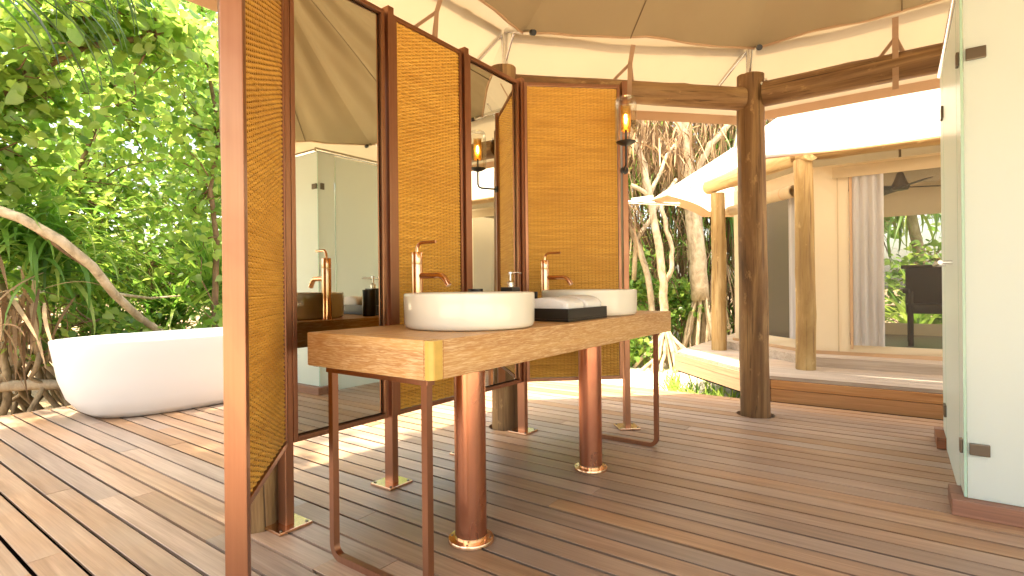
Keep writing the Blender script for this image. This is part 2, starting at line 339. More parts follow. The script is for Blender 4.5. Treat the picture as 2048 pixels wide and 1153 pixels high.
while u-PITCH > -1.5:
    u1 = u-GAP/2; u0 = u-PITCH+GAP/2
    rr = random.Random(row*13+5)
    cuts = []
    v = -2.9+rr.uniform(.4, 2.4) if u < 2.2 else -2.9+rr.choice((.6, 1.2))
    ends = [-2.9]
    while v < 5.86-.5:
        # long boards where the photograph shows no butt joints
        if not (v < 1.2 and u > 1.4) : ends.append(round(v, 1))
        v += rr.choice((1.9, 2.4, 2.9))
    ends.append(5.86)
    for h in HOLES:
        if u0 < h[0]+h[2] and u1 > h[0]-h[2]: ends.append(h)
    ends.sort(key=lambda e: e[1] if isinstance(e, tuple) else e)
    # drop joints too near a hole
    E2 = [e for e in ends if isinstance(e, tuple) or not any(u0 < h[0]+h[2] and u1 > h[0]-h[2] and abs(e-h[1]) < .4 for h in HOLES)]
    for a, b in zip(E2[:-1], E2[1:]):
        v0 = a[1] if isinstance(a, tuple) else a+.0015; v1 = b[1] if isinstance(b, tuple) else b-.0015
        plank(u0, u1, v0, v1, a if isinstance(a, tuple) else None, b if isinstance(b, tuple) else None)
    u -= PITCH; row += 1
# edge boards of the deck
MB().box(-1.55, 4.95, 5.868, 5.90, -.22, -.012, .004).build('edge_board', 'fascia_wood_diagonal', deck)
MB().box(4.956, 4.985, .95, 5.90, -.22, -.012, .004).build('edge_board', 'fascia_wood', deck)

# ------------------------------------------------------------------ raised platform of the sleeping tent
PZ = .21
plat_poly = [(5.005, -3.0), (5.005, .90), (6.27, 2.15), (9.4, 2.15), (10.4, 1.1), (10.4, -3.0)]
plat = MB().prism([(x+.02 if x < 5.1 else x, y-.02 if y > 2 else y) for x, y in plat_poly], PZ-.24, PZ-.05).build('platform', 'underdeck_shade'); tag(plat, kind='structure')
def clipv(u):
    if u < 5.005: return .9
    if u < 6.27: return .90+(u-5.005)/(6.27-5.005)*1.25
    return 2.15
u = 5.0
while u < 7.6:
    u0, u1 = u+.006, u+.122
    vb0, vb1 = clipv(u0), clipv(u1)
    for (a, b) in ((-3.0, -.9), (-.9, None)):
        if u0 > 5.8 and b is not None: continue
        poly = [(u0, a+.003), (u1, a+.003), (u1, vb1 if b is None else b), (u0, vb0 if b is None else b)]
        if u0 > 5.8 and b is None: poly[0] = (u0, .75+(u0-5.8)*.0); poly[1] = (u1, .75)
        cu, cv = (u0+u1)/2, 0
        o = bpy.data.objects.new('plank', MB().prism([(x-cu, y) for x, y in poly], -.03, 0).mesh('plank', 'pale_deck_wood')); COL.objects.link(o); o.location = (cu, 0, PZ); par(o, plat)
    u += .122
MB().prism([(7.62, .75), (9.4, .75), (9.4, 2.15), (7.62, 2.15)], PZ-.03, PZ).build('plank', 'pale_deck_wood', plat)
for z0, z1 in ((PZ-.105, PZ-.032), (PZ-.215, PZ-.109)):
    MB().box(4.985, 5.003, -3.0, .895, z0, z1, .003).build('fascia_board', 'fascia_wood', plat)
    d = Vector((1.265, 1.25, 0)).normalized(); nn = Vector((-d.y, d.x, 0)); a = Vector((5.003, .90, 0)); b = Vector((6.27, 2.15, 0))
    q = [a, b, b+nn*.018, a+nn*.018]
    o = MB().prism([(0, 0), ((b-a).length, 0), ((b-a).length, .018), (0, .018)], z0, z1).build('fascia_board', 'fascia_wood_diagonal')
    o.location = (5.003, .90, 0); o.rotation_euler.z = math.atan2(d.y, d.x); par(o, plat)
    MB().box(6.27, 9.4, 2.155, 2.173, z0, z1).build('fascia_board', 'fascia_wood_diagonal', plat)
# inner floor step of the room
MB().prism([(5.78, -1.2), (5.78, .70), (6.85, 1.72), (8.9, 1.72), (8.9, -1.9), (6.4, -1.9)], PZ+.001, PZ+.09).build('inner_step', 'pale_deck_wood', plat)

# ------------------------------------------------------------------ timber posts and beams
def log(name, a, b, r0, r1, mat, label, cat, n=28, seg=22, group=None, bend=.012):
    a = Vector(a); b = Vector(b); rr = random.Random(hash((round(a.x, 2), round(a.y, 2), round(b.z, 2))) & 0xffff)
    ln = (b-a).length; mb = MB(); ph = [rr.uniform(0, 6) for _ in range(6)]
    knots = [(rr.uniform(.08, .92)*ln, rr.uniform(0, 6.28), rr.uniform(.006, .014)) for _ in range(5)]
    crack = rr.uniform(0, 6.28)
    for i in range(seg+1):
        t = i/seg; z = t*ln; off = (bend*math.sin(t*3.1+ph[0]), bend*math.sin(t*2.3+ph[1]))
        r = r0+(r1-r0)*t
        for k in range(n):
            an = 2*math.pi*k/n; q = r*(1+.022*math.sin(3*an+ph[2]+t*2)+.015*math.sin(z*7+ph[3]+an)+.01*math.sin(5*an+ph[4]-z*4))
            for kz, ka, kh in knots:
                da = (an-ka+math.pi) % (2*math.pi)-math.pi; q += kh*math.exp(-((z-kz)/.05)**2-(da/.35)**2)
            da = (an-crack-.25*math.sin(z*1.7)+math.pi) % (2*math.pi)-math.pi
            if abs(da) < .11: q -= .012
            mb.v.append((off[0]+q*math.cos(an), off[1]+q*math.sin(an), z))
    for i in range(seg):
        for k in range(n): mb.f.append((i*n+k, i*n+(k+1) % n, (i+1)*n+(k+1) % n, (i+1)*n+k))
    mb.f.append(tuple(reversed(range(n)))); mb.f.append(tuple(seg*n+k for k in range(n)))
    o = mb.build(name, mat, smooth=True, auto=50); o.location = a; o.rotation_euler = (b-a).to_track_quat('Z', 'Y').to_euler(); return tag(o, label, cat, group)
BP, EP, RP, SP = (1.22, 2.25), (3.05, 2.28), (4.40, .90), (4.40, -.97)
log('timber_post', (BP[0], BP[1], -.42), (1.165, 2.28, 2.62), .118, .10, 'log_wood', 'round log post behind the rattan wing panel close to the bathtub', 'post')
log('timber_post', (EP[0], EP[1], -.42), (EP[0]-.01, EP[1], 2.55), .10, .095, 'log_wood', 'round log post behind the mirror, its base showing under the glass', 'post')
rp = log('timber_post', (RP[0], RP[1], -.42), (RP[0]-.0, RP[1]+.01, 2.60), .107, .098, 'log_wood', 'thick dark cracked log post rising through the deck beside the raised platform', 'post', bend=.006)
for zz, an in ((2.5, -2.3), (2.54, -1.75)):
    MB().lathe([(.012, 0), (.012, .01), (0, .014)], n=10).build('bolt', 'steel_tube', rp)
    o = bpy.data.objects[-1] if False else rp.children[-1]
    o.location = (RP[0]+.1*math.cos(an), RP[1]+.1*math.sin(an), zz); o.rotation_euler = Vector((math.cos(an), math.sin(an), 0)).to_track_quat('Z', 'Y').to_euler()
log('log_beam', (1.12, 2.30, 2.43), (2.99, 2.31, 2.43), .08, .078, 'log_wood', 'horizontal log beam above the row of mirrors and rattan', 'beam')
log('log_beam', (3.09, 2.24, 2.43), (4.345, .97, 2.42), .076, .086, 'log_wood', 'horizontal log beam between lamp panel and thick dark post', 'beam', bend=.02)
log('log_beam', (4.41, .82, 2.43), (4.42, -1.6, 2.44), .094, .09, 'log_wood', 'horizontal log beam running from the thick dark post over the glass cubicle', 'beam')

# ------------------------------------------------------------------ bathroom tent: octagonal canvas roof, fly sheet, tubes and straps
TC = Vector((2.11, -.03, 0)); DIRS = [Vector((math.cos(R(22.5+45*k)), math.sin(R(22.5+45*k)), 0)) for k in range(8)]   # 0 = R post, 1 = E post, 2 = B post ...
tent = empty('canvas_tent_roof', TC, 'octagonal beige canvas tent roof stretched over the washstand deck', 'tent')
def conic(i, c, ri, zi, ztop, sag, nt_=18, ns=14, r0=.02, wr=.0, ph=0, curve=.0, dz=0, s0=0):
    A = c+DIRS[i]*ri; B = c+DIRS[(i+1) % 8]*ri; P = []
    rr = random.Random(i*7+ph); q = [rr.uniform(0, 6.28) for _ in range(6)]
    for a in range(ns+1):
        s = s0+(1-s0)*a/ns; row = []
        for b in range(nt_+1):
            t = b/nt_; e = A.lerp(B, t); inn = (c-e); e = e+inn*(sag*math.sin(math.pi*t)/ri)
            z = ztop+(zi-ztop)*s - curve*math.sin(math.pi*s)
            if wr: z += wr*math.sin(math.pi*t)**.6*math.sin(math.pi*min(1, s*.88))*(math.sin(t*13+q[0]+s*3)+.5*math.sin(t*29+q[1]-s*4)+.6*math.sin(t*7+q[2]+s*7))
            p_ = c.lerp(e, s); row.append((p_.x, p_.y, z+dz))
        P.append(row)
    return P
RI, ZI, ZT = 2.24, 2.71, 4.15
RF, ZF, ZFT = 2.99, 2.385, 4.45
for i in range(8):
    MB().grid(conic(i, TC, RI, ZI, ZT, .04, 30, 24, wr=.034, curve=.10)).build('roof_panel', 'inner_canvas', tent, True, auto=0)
    fp = MB().grid(conic(i, TC, RF, ZF, ZFT, .03, 24, 20, wr=.006, ph=3, curve=-.15)).build('fly_panel', 'fly_canvas', tent, True, auto=0)
    # hem band along the fly edge
    P = conic(i, TC, RF, ZF, ZFT, .03, 24, 20, wr=0, ph=3, curve=0, s0=.974)
    P = [P[0], P[-1]]; b2 = [[(x, y, z-.012) for x, y, z in r_] for r_ in P]
    MB().grid(b2).build('hem', 'hem_canvas', fp, True)
    # skirt seam of the inner roof
    P = conic(i, TC, RI, ZI, ZT, .04, 30, 24, wr=.034, curve=.10)
    MB().tube([P[-1][k] for k in range(0, 31, 3)], .009, 8).build('hem_cord', 'hem_canvas', tent, True)
    mid = [Vector(r_[15 if i in (1, 5, 3, 7) else 17]) for r_ in P]
    MB().tube([(p_.x, p_.y, p_.z-.004) for p_ in mid[4:]], .004, 6).build('seam', 'seam_thread', tent, True)
    # structure tubes
    J = TC+DIRS[i]*2.5+Vector((0, 0, 2.83)); K = TC+DIRS[(i+1) % 8]*2.5+Vector((0, 0, 2.83)); C_ = TC+DIRS[i]*2.25+Vector((0, 0, 2.69))
    if i in (0, 1, 2, 7):   # tubes over the posts in view
        dn = (K-J).normalized()
        if i != 2: tb = MB().tube([J+dn*.05, K-dn*.05], .02, 14).build('ring_tube', 'steel_tube', tent, True)
        if i != 2: MB().tube([J.lerp(K, .2), J.lerp(K, .235)], .024, 12).build('tube_sleeve', 'black_iron', tb, True)
        top = Vector((TC.x+DIRS[i].x*2.48, TC.y+DIRS[i].y*2.48, 2.5))
        MB().tube([top, J+Vector((0, 0, .02))], .022, 14).build('upright_tube', 'steel_tube', tent, True)
        MB().tube([J-DIRS[i]*.0+Vector((0, 0, .01)), C_+Vector((0, 0, -.02))-DIRS[i]*.12], .018, 14).build('strut_tube', 'steel_tube', tent, True)
        ce = C_+Vector((0, 0, -.02))-DIRS[i]*.12; cdn = (ce-J).normalized(); MB().tube([ce-cdn*.01, ce+cdn*.02], .0195, 14).build('tube_cap', 'black_iron', tent, True)
        side = Vector((-DIRS[i].y, DIRS[i].x, 0))
        MB().tube([J, J-side*-.28+Vector((0, 0, -.34))+DIRS[i]*.05], .016, 12).build('strut_tube', 'steel_tube', tent, True)
        MB().tube([top+Vector((0, 0, .1)), J+side*.0-DIRS[i]*.2+Vector((0, 0, .03))], .009, 10).build('strut_tube', 'steel_tube', tent, True)
        out = TC+DIRS[i]*3.12+Vector((0, 0, 2.22))
        if i != 2: MB().tube([TC+DIRS[i]*2.62+Vector((0, 0, 2.5)), out], .022, 14).build('eave_strut', 'steel_tube', tent, True)
def strap(pts, wd, side, parent, th=.003):
    side = Vector(side).normalized(); P0 = []; 
    for p_ in pts: P0.append([Vector(p_)-side*wd/2, Vector(p_)+side*wd/2])
    return MB().grid(P0).build('strap', 'strap_web', parent)
def strapset(i, t, low=2.2):
    J = TC+DIRS[i]*2.5; K = TC+DIRS[(i+1) % 8]*2.5; q = J.lerp(K, t); s_ = (K-J).normalized(); n_ = (TC-q); n_.z = 0; n_.normalize()
    a = q+n_*.18+Vector((0, 0, 2.71)); b = q+n_*.12+Vector((0, 0, 2.60))
    strap([a, b, q+n_*.10+Vector((0, 0, 2.36)), q+Vector((0, 0, 2.30))], .035, s_, tent)
    strap([b, q+n_*.04+s_*.10+Vector((0, 0, 2.50)), q+s_*.12+Vector((0, 0, 2.47))], .03, s_, tent)
    strap([b, q+n_*.04-s_*.05+Vector((0, 0, 2.50)), q-s_*.08+Vector((0, 0, 2.44))], .028, s_, tent)
    sl = q+n_*.122+Vector((0, 0, 2.60)); 
    MB().box(-.024, .024, -.006, .006, -.018, .018, .003).build('buckle', 'bronze', tent)
    o = tent.children[-1]; o.location = sl; o.rotation_euler.z = math.atan2(s_.y, s_.x)
strapset(0, .53); strapset(7, .52); strapset(1, .42); strapset(2, .5)

# ------------------------------------------------------------------ sleeping tent beyond
TZ = Vector((7.4, -.06, 0)); RB = 2.013
room = empty('canvas_room_tent', TZ, 'beige canvas walled tent with white fly roof on raised platform', 'tent')
for i in range(8):
    fp = MB().grid(conic(i, TZ, RB+.72, 2.06, 3.85, .09, 20, 16, wr=.004, ph=9, curve=.05)).build('fly_panel', 'white_fly', room, True, auto=0)
    P = conic(i, TZ, RB+.72, 2.06, 3.85, .09, 20, 16, ph=9, curve=.05, s0=.955); P = [[(x, y, z-.012) for x, y, z in P[0]], [(x, y, z-.012) for x, y, z in P[-1]]]
    MB().grid(P).build('hem', 'hem_canvas', fp, True)
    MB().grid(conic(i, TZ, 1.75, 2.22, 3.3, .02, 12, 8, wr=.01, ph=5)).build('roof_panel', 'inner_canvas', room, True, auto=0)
P1 = (6.66, 1.77); P2 = (5.54, .71)
log('timber_post', (P1[0], P1[1], PZ-.3), (P1[0], P1[1], 2.10), .088, .08, 'pale_log_wood', 'pale log post at the corner of the raised platform by pandanus roots', 'post')
log('timber_post', (P2[0], P2[1], PZ-.3), (P2[0], P2[1], 2.13), .085, .078, 'pale_log_wood', 'pale knotty log post on the raised platform in front of beige canvas wall', 'post')
log('log_beam', (5.535, .80, 2.20), (5.54, -1.6, 2.20), .088, .085, 'pale_log_wood', 'long pale log beam over the window side of the far tent', 'beam')
log('log_beam', (5.44, .64, 2.20), (6.78, 1.88, 2.19), .088, .09, 'pale_log_wood', 'pale log beam with round cut end over the slanting side of the far tent', 'beam')
WC = [(6.10, -1.10), (6.10, .74), (7.02, 1.66), (8.3, 1.66), (8.75, .9), (8.75, -1.2), (7.9, -2.0), (7.0, -2.0)]
FZ = PZ+.09
def wallquad(a, b, t0, t1, z0, z1, mat, name, off=0, parent=room, folds=0, amp=.012, nt_=None, wave=0):
    a = Vector((*a, 0)); b = Vector((*b, 0)); d = b-a; n_ = Vector((d.y, -d.x, 0)).normalized()
    if (a+d/2-TZ).dot(n_) < 0: n_ = -n_
    nt_ = nt_ or max(2, folds*8, 10); P = []
    for k in range(7):
        row = []
        for j in range(nt_+1):
            t = t0+(t1-t0)*j/nt_; p_ = a+d*t+n_*(off+(amp*math.sin(j/nt_*folds*6.283)*(.75+.25*math.sin(k+j*.35)) if folds else .004*math.sin(t*9+k)))
            z = z0+(z1-z0)*k/6 + (wave*math.sin(t*d.length*16)*(1-k/6) if wave else 0)
            row.append((p_.x, p_.y, z))
        P.append(row)
    return MB().grid(P).build(name, mat, parent, True, auto=0)
A, B_ = WC[0], WC[1]; Lf = 1.84
def tv(v): return (v+1.10)/Lf
# front wall: pier, window with curtain, sill and valance
wallquad(A, B_, tv(.39), 1, FZ, 2.16, 'wall_canvas', 'wall_panel')
wallquad(A, B_, 0, tv(-.95), FZ, 2.16, 'wall_canvas', 'wall_panel')
wallquad(A, B_, tv(-.95), tv(.39), FZ, .40, 'wall_canvas', 'wall_panel')
wallquad(A, B_, tv(-.95), tv(.39), 2.04, 2.16, 'wall_canvas', 'wall_panel')
wallquad(A, B_, tv(-.95), tv(.39), .40, 2.04, 'window_mesh', 'window_screen', -.02)
wallquad(A, B_, tv(-.95), tv(.52), 2.02, 2.13, 'fly_canvas', 'valance', .03)
wallquad(A, B_, tv(.36), tv(.385), .36, 2.05, 'hem_canvas', 'seam', .012)
wallquad(A, B_, tv(.475), tv(.487), FZ+.02, 2.1, 'fly_canvas', 'seam', .012)
wallquad(A, B_, 0, 1, FZ-.055, FZ+.035, 'hem_canvas', 'ground_flap', .035, wave=.012, nt_=60)
wallquad(A, B_, tv(.11), tv(.385), .40, 2.04, 'curtain_cloth', 'curtain', .012, folds=4, amp=.018)
# slanting wall: dark doorway screen, curtain, rolled blind
A, B_ = WC[1], WC[2]
wallquad(A, B_, 0, .10, FZ, 2.16, 'wall_canvas', 'wall_panel')
wallquad(A, B_, .72, 1, FZ, 2.16, 'wall_canvas', 'wall_panel')
wallquad(A, B_, .10, .72, FZ, .42, 'wall_canvas', 'wall_panel'); wallquad(A, B_, .10, .72, 1.95, 2.16, 'wall_canvas', 'wall_panel')
wallquad(A, B_, .10, .72, .42, 1.95, 'door_mesh', 'window_screen', -.02)
wallquad(A, B_, .10, .21, .42, 1.95, 'curtain_cloth', 'curtain', .012, folds=2, amp=.014)
wallquad(A, B_, 0, 1, FZ-.055, FZ+.035, 'hem_canvas', 'ground_flap', .035, wave=.012, nt_=60)
a = Vector((*WC[1], 0)); b = Vector((*WC[2], 0)); n_ = Vector((-.707, .707, 0))
for t0, t1, z in ((.05, .5, 1.94), (.62, .95, 1.90)):
    rb = MB(); p0 = a.lerp(b, t0)+n_*.10+Vector((0, 0, z)); p1 = a.lerp(b, t1)+n_*.10+Vector((0, 0, z)); rb.tube([p0, p1], .062, 20, caps=False); rb.tube([p0+(p1-p0)*.002, p1-(p1-p0)*.002], .05, 20, caps=False)
    o = rb.build('rolled_blind', 'fly_canvas', room, True)
    for t in (.25, .8): MB().tube([p0.lerp(p1, t), p0.lerp(p1, t+.03)], .065, 20, caps=False).build('tie_strap', 'hem_canvas', o, True)
# remaining walls
for k in range(2, 8):
    A, B_ = WC[k], WC[(k+1) % 8]
    if k == 4:
        wallquad(A, B_, 0, .25, FZ, 2.3, 'wall_canvas', 'wall_panel'); wallquad(A, B_, .25, .85, FZ, .46, 'wall_canvas', 'wall_panel')
        wallquad(A, B_, .25, .85, 1.88, 2.3, 'wall_canvas', 'wall_panel'); wallquad(A, B_, .85, 1, FZ, 2.3, 'wall_canvas', 'wall_panel')
    elif k == 7:
        wallquad(A, B_, 0, .2, FZ, 2.16, 'wall_canvas', 'wall_panel'); wallquad(A, B_, .8, 1, FZ, 2.16, 'wall_canvas', 'wall_panel')
        wallquad(A, B_, .2, .8, FZ, .42, 'wall_canvas', 'wall_panel'); wallquad(A, B_, .2, .8, 1.95, 2.16, 'wall_canvas', 'wall_panel'); wallquad(A, B_, .2, .8, .42, 1.95, 'window_mesh', 'window_screen', -.02)
    else: wallquad(A, B_, 0, 1, FZ, 2.3, 'wall_canvas', 'wall_panel')
MB().prism([(x*.985+.11, y*.98) for x, y in WC], FZ+.001, FZ+.008).build('floor', 'room_floor', room)
MB().tube([(5.75, .5, 2.46), (6.55, 1.45, 2.45)], .02, 12).build('ring_tube', 'steel_tube', room, True)
MB().tube([(6.45, 2.15, 1.98), (6.22, 2.75, 2.04)], .02, 12).build('eave_strut', 'steel_tube', room, True)
MB().tube([(6.20, 2.66, 2.045), (6.36, 2.46, 2.075)], .03, 12, jit=.2).build('corner_rope', 'white_fly', room, True)
MB().tube([(5.93, 1.24, 2.02), (5.98, 1.30, 2.07), (5.96, 1.22, 2.30), (5.8, 1.0, 2.5)], .012, 8).build('guy_rope', 'white_fly', room, True)
# ceiling fan
fan = empty('ceiling_fan', (7.35, -.02, 2.05), 'dark ceiling fan hanging inside the far tent', 'fan')
MB().lathe([(.012, .5), (.012, .17), (.03, .16), (.05, .10), (.075, .04), (.09, .0), (.07, -.03), (0, -.04)], (7.35, -.02, 2.06), 24).build('motor', 'bronze', fan, True)
for k in range(4):
    o = MB().box(.08, .52, -.055, .055, -.004, .004, .002).build('blade', 'dark_rattan'); o.location = (7.35, -.02, 2.06); o.rotation_euler = (R(12), 0, R(90*k+25)); par(o, fan)
# armchair
ch = empty('armchair', (7.5, -.33, FZ), 'dark woven armchair inside the far tent seen through the window', 'chair')
def cb(name, *a): return MB().box(*a, .01).build(name, 'dark_rattan', ch)
cb('seat', 7.22, 7.78, -.62, -.06, FZ+.36, FZ+.46); cb('backrest', 7.70, 7.80, -.62, -.06, FZ+.40, FZ+.86)
cb('armrest', 7.18, 7.80, -.09, -.03, FZ+.58, FZ+.63); cb('armrest', 7.18, 7.80, -.65, -.59, FZ+.58, FZ+.63)
cb('top_rail', 7.68, 7.82, -.66, -.02, FZ+.86, FZ+.90)
for x in (7.22, 7.74):
    for y in (-.10, -.60): MB().tube([(x, y, FZ+.009), (x+.02, y, FZ+.6)], .026, 10).build('leg', 'dark_rattan', ch, True)

# ------------------------------------------------------------------ screen of rattan and mirrors behind the washstand
SV = 2.10          # centre line of the straight run
PT = [(.772, 1.545), (1.252, SV), (1.83, SV), (2.415, SV), (3.0, SV), (3.495, 1.555)]
scr = empty('rattan_mirror_screen', (2.1, SV, 0), 'copper framed folding screen of woven rattan panels and tall mirrors', 'screen')
ZB, ZTp = .345, 2.40
pm = MB().box(-.019, .019, -.030, .030, .010, 2.425, .003).mesh('post', 'brushed_copper')
for k, (x, y) in enumerate(PT):
    rz = {0: R(49), 5: R(-48)}.get(k, 0)
    o = bpy.data.objects.new('post', pm); COL.objects.link(o); o.location = (x, y, 0); o.rotation_euler.z = rz; par(o, scr)
    q = MB().box(-.075, .075, -.075, .075, 0, .012, .002).build('base_plate', 'bright_copper'); q.location = (x, y, .0015); q.rotation_euler.z = rz; par(q, o)
    for a in (-1, 1):
        for b in (-1, 1):
            h = MB().lathe([(.007, 0), (.006, .004), (0, .005)], n=8).build('screw', 'bronze'); v_ = Matrix.Rotation(rz, 4, 'Z') @ Vector((a*.058, b*.058, 0)); h.location = (x+v_.x, y+v_.y, .0135); par(h, o)
def weave(wd, ht, warp=.025, weft=.0092):
    ns = int(wd/warp)*4; nr = int(ht/weft); xs = np.linspace(0, wd, ns+1); V = []; F = []
    ph = np.cos(xs/warp*np.pi)
    prof = [(-.5, 0), (-.28, .0019), (.28, .0019), (.5, 0)]
    b = 0; rr = np.random.default_rng(3)
    off = rr.normal(0, .0006, nr)
    for i in range(nr):
        z = (i+.5)*weft+off[i]; y = -.0038*ph*(1 if i % 2 else -1); wob = np.interp(xs, np.linspace(0, wd, 14), rr.normal(0, .0006, 14))
        for (dz, dy) in prof: V.append(np.stack([xs, y-dy*1.6, z+wob+dz*weft*1.05], 1))
        for q in range(3):
            j = np.arange(ns); s0 = b+q*(ns+1); s1 = s0+ns+1; F.append(np.stack([s0+j, s0+j+1, s1+j+1, s1+j], 1))
        b += 4*(ns+1)
    return npmesh('weave', np.concatenate(V), np.concatenate(F), 'rattan', smooth=True)
def stakes(wd, ht, warp=.025):
    mb = MB(); n = int(wd/warp)
    for k in range(n): x = (k+.5)*warp*wd/(n*warp)+.0; mb.box(x-.004, x+.004, -.0015, .0035, 0, ht)
    mb.box(0, wd, .0045, .0060, 0, ht)
    return mb.mesh('stake', 'rattan_stake')
WM = {}
def panel(k, kind):
    a = Vector((*PT[k], 0)); b = Vector((*PT[k+1], 0)); d = b-a; ln = d.length; an = math.atan2(d.y, d.x); i0, i1 = .030, ln-.030
    pr = empty_part('panel_frame' , a, an)
    fr = MB(); t = .012
    fr.box(i0, i0+.02, -.016, .016, ZB, ZTp, .002); fr.box(i1-.02, i1, -.016, .016, ZB, ZTp, .002)
    fr.box(i0+.021, i1-.021, -.016, .016, ZB, ZB+.022, .002); fr.box(i0+.021, i1-.021, -.016, .016, ZTp-.022, ZTp, .002)
    o = fr.build('panel_frame', 'brushed_copper'); o.location = a; o.rotation_euler.z = an; par(o, scr)
    w_ = i1-i0-.044; key = round(w_, 3)
    if kind == 'rattan':
        if key not in WM: WM[key] = (weave(w_, ZTp-ZB-.048), stakes(w_, ZTp-ZB-.048))
        q = bpy.data.objects.new('rattan_weave', WM[key][0]); COL.objects.link(q); q.location = a+Matrix.Rotation(an, 4, 'Z') @ Vector((i0+.022, -.004, ZB+.024)); q.rotation_euler.z = an; par(q, o); q['kind'] = 'stuff'
        q = bpy.data.objects.new('rattan_stakes', WM[key][1]); COL.objects.link(q); q.location = a+Matrix.Rotation(an, 4, 'Z') @ Vector((i0+.022, -.004, ZB+.024)); q.rotation_euler.z = an; par(q, o); q['kind'] = 'stuff'
    else:
        q = MB().box(i0+.0215, i1-.0215, .006, .012, ZB+.0225, ZTp-.0225).build('mirror_pane', 'mirror_glass'); q.location = a; q.rotation_euler.z = an; par(q, o)
        q = MB().add([(i0+.0215, .0045, ZB+.0225), (i1-.0215, .0045, ZB+.0225), (i1-.0215, .0045, ZTp-.0225), (i0+.0215, .0045, ZTp-.0225)] +
                     [(i0+.0275, .0025, ZB+.0285), (i1-.0275, .0025, ZB+.0285), (i1-.0275, .0025, ZTp-.0285), (i0+.0275, .0025, ZTp-.0285)],
                     [(0, 1, 5, 4), (1, 2, 6, 5), (2, 3, 7, 6), (3, 0, 4, 7)]).build('mirror_bead', 'bronze'); q.location = a; q.rotation_euler.z = an; par(q, o)
def empty_part(*a): return None
for k, kd in enumerate(('rattan', 'mirror', 'rattan', 'mirror', 'rattan')): panel(k, kd)

# ------------------------------------------------------------------ washstand
CU0, CU1, CV0, CV1, CZ0, CZ1 = 1.18, 3.32, 1.17, 1.825, .708, .834
ws = empty('washstand', (2.25, 1.5, 0), 'long limed oak washstand counter on copper frames and pipes', 'washstand')
def cutbox(poly, z0, z1, bev=.003):
    bm = bmesh.new(); vs = [bm.verts.new((x, y, z0)) for x, y in poly]; f = bm.faces.new(vs); r_ = bmesh.ops.extrude_face_region(bm, geom=[f])
    for q in r_['geom']:
        if isinstance(q, bmesh.types.BMVert): q.co.z = z1
    bmesh.ops.recalc_face_normals(bm, faces=bm.faces); bmesh.ops.bevel(bm, geom=bm.edges[:], offset=bev, segments=2, affect='EDGES'); return MB().bm(bm)
ct = cutbox([(CU0+.055, CV0), (CU1-.002, CV0), (CU1-.002, CV1), (CU0+.055, CV1)], CZ0, CZ1).build('counter_top', 'oak_x', ws)
cutbox([(CU0, CV0+.03), (CU0+.054, CV0+.03), (CU0+.054, CV1), (CU0, CV1)], CZ0, CZ1, .003).build('end_board', 'oak_y', ct)
cutbox([(CU0+.001, CV0+.029), (CU0+.001, CV0+.012), (CU0+.014, CV0+.0005), (CU0+.0545, CV0+.0005), (CU0+.0545, CV0+.029)], CZ0+.001, CZ1-.0015, .002).build('corner_strip', 'pale_oak_strip', ct)
for x in (1.205, 3.17):
    fm = MB(); y0, y1, r_ = 1.215, 1.70, .045; s_ = .0125
    path = [(x, y0, CZ0-.018), (x, y0, s_+r_)] + [(x, y0+r_-r_*math.cos(t*math.pi/10), s_+r_-r_*math.sin(t*math.pi/10)) for t in range(1, 5)] + [(x, y0+r_, s_), (x, y1-r_, s_)] + [(x, y1-r_+r_*math.sin(t*math.pi/10), s_+r_-r_*math.cos(t*math.pi/10)) for t in range(1, 5)] + [(x, y1, s_+r_), (x, y1, CZ0-.018)]
    V = []; 
    pts = [Vector(p_) for p_ in path]
    for i, p_ in enumerate(pts):
        t = (pts[min(i+1, len(pts)-1)]-pts[max(i-1, 0)]).normalized(); n_ = Vector((1, 0, 0)).cross(t)
        V.append([p_+Vector((s_, 0, 0))+n_*s_, p_-Vector((s_, 0, 0))+n_*s_, p_-Vector((s_, 0, 0))-n_*s_, p_+Vector((s_, 0, 0))-n_*s_])
    b = 0
    for ring in V: fm.v += [tuple(q) for q in ring]
    for i in range(len(V)-1):
        for k in range(4): fm.f.append((i*4+k, i*4+(k+1) % 4, (i+1)*4+(k+1) % 4, (i+1)*4+k))
    fr = fm.build('leg_frame', 'brushed_copper', ws, True, auto=40)
    MB().box(x-.017, x+.017, y0-.02, y1+.02, CZ0-.018, CZ0-.001, .002).build('top_bar', 'brushed_copper', fr)
for (x, y) in ((1.60, 1.375), (2.60, 1.37)):
    pp = MB().lathe([(.062, .016), (.062, .25), (.0622, .5), (.062, CZ0-.001)], (x, y, 0), 48).build('waste_pipe', 'pipe_copper', ws, True)
    MB().lathe([(.063, .02), (.064, .03), (.064, .016), (.088, .014), (.090, .011), (.090, .0)], (x, y, .001), 48).build('flange', 'bright_copper', pp, True)
    for k in range(4):
        a = k*math.pi/2+.5; MB().lathe([(.005, 0), (.004, .003), (0, .004)], (x+.077*math.cos(a), y+.077*math.sin(a), .0145), 8).build('screw', 'bronze', pp, True)
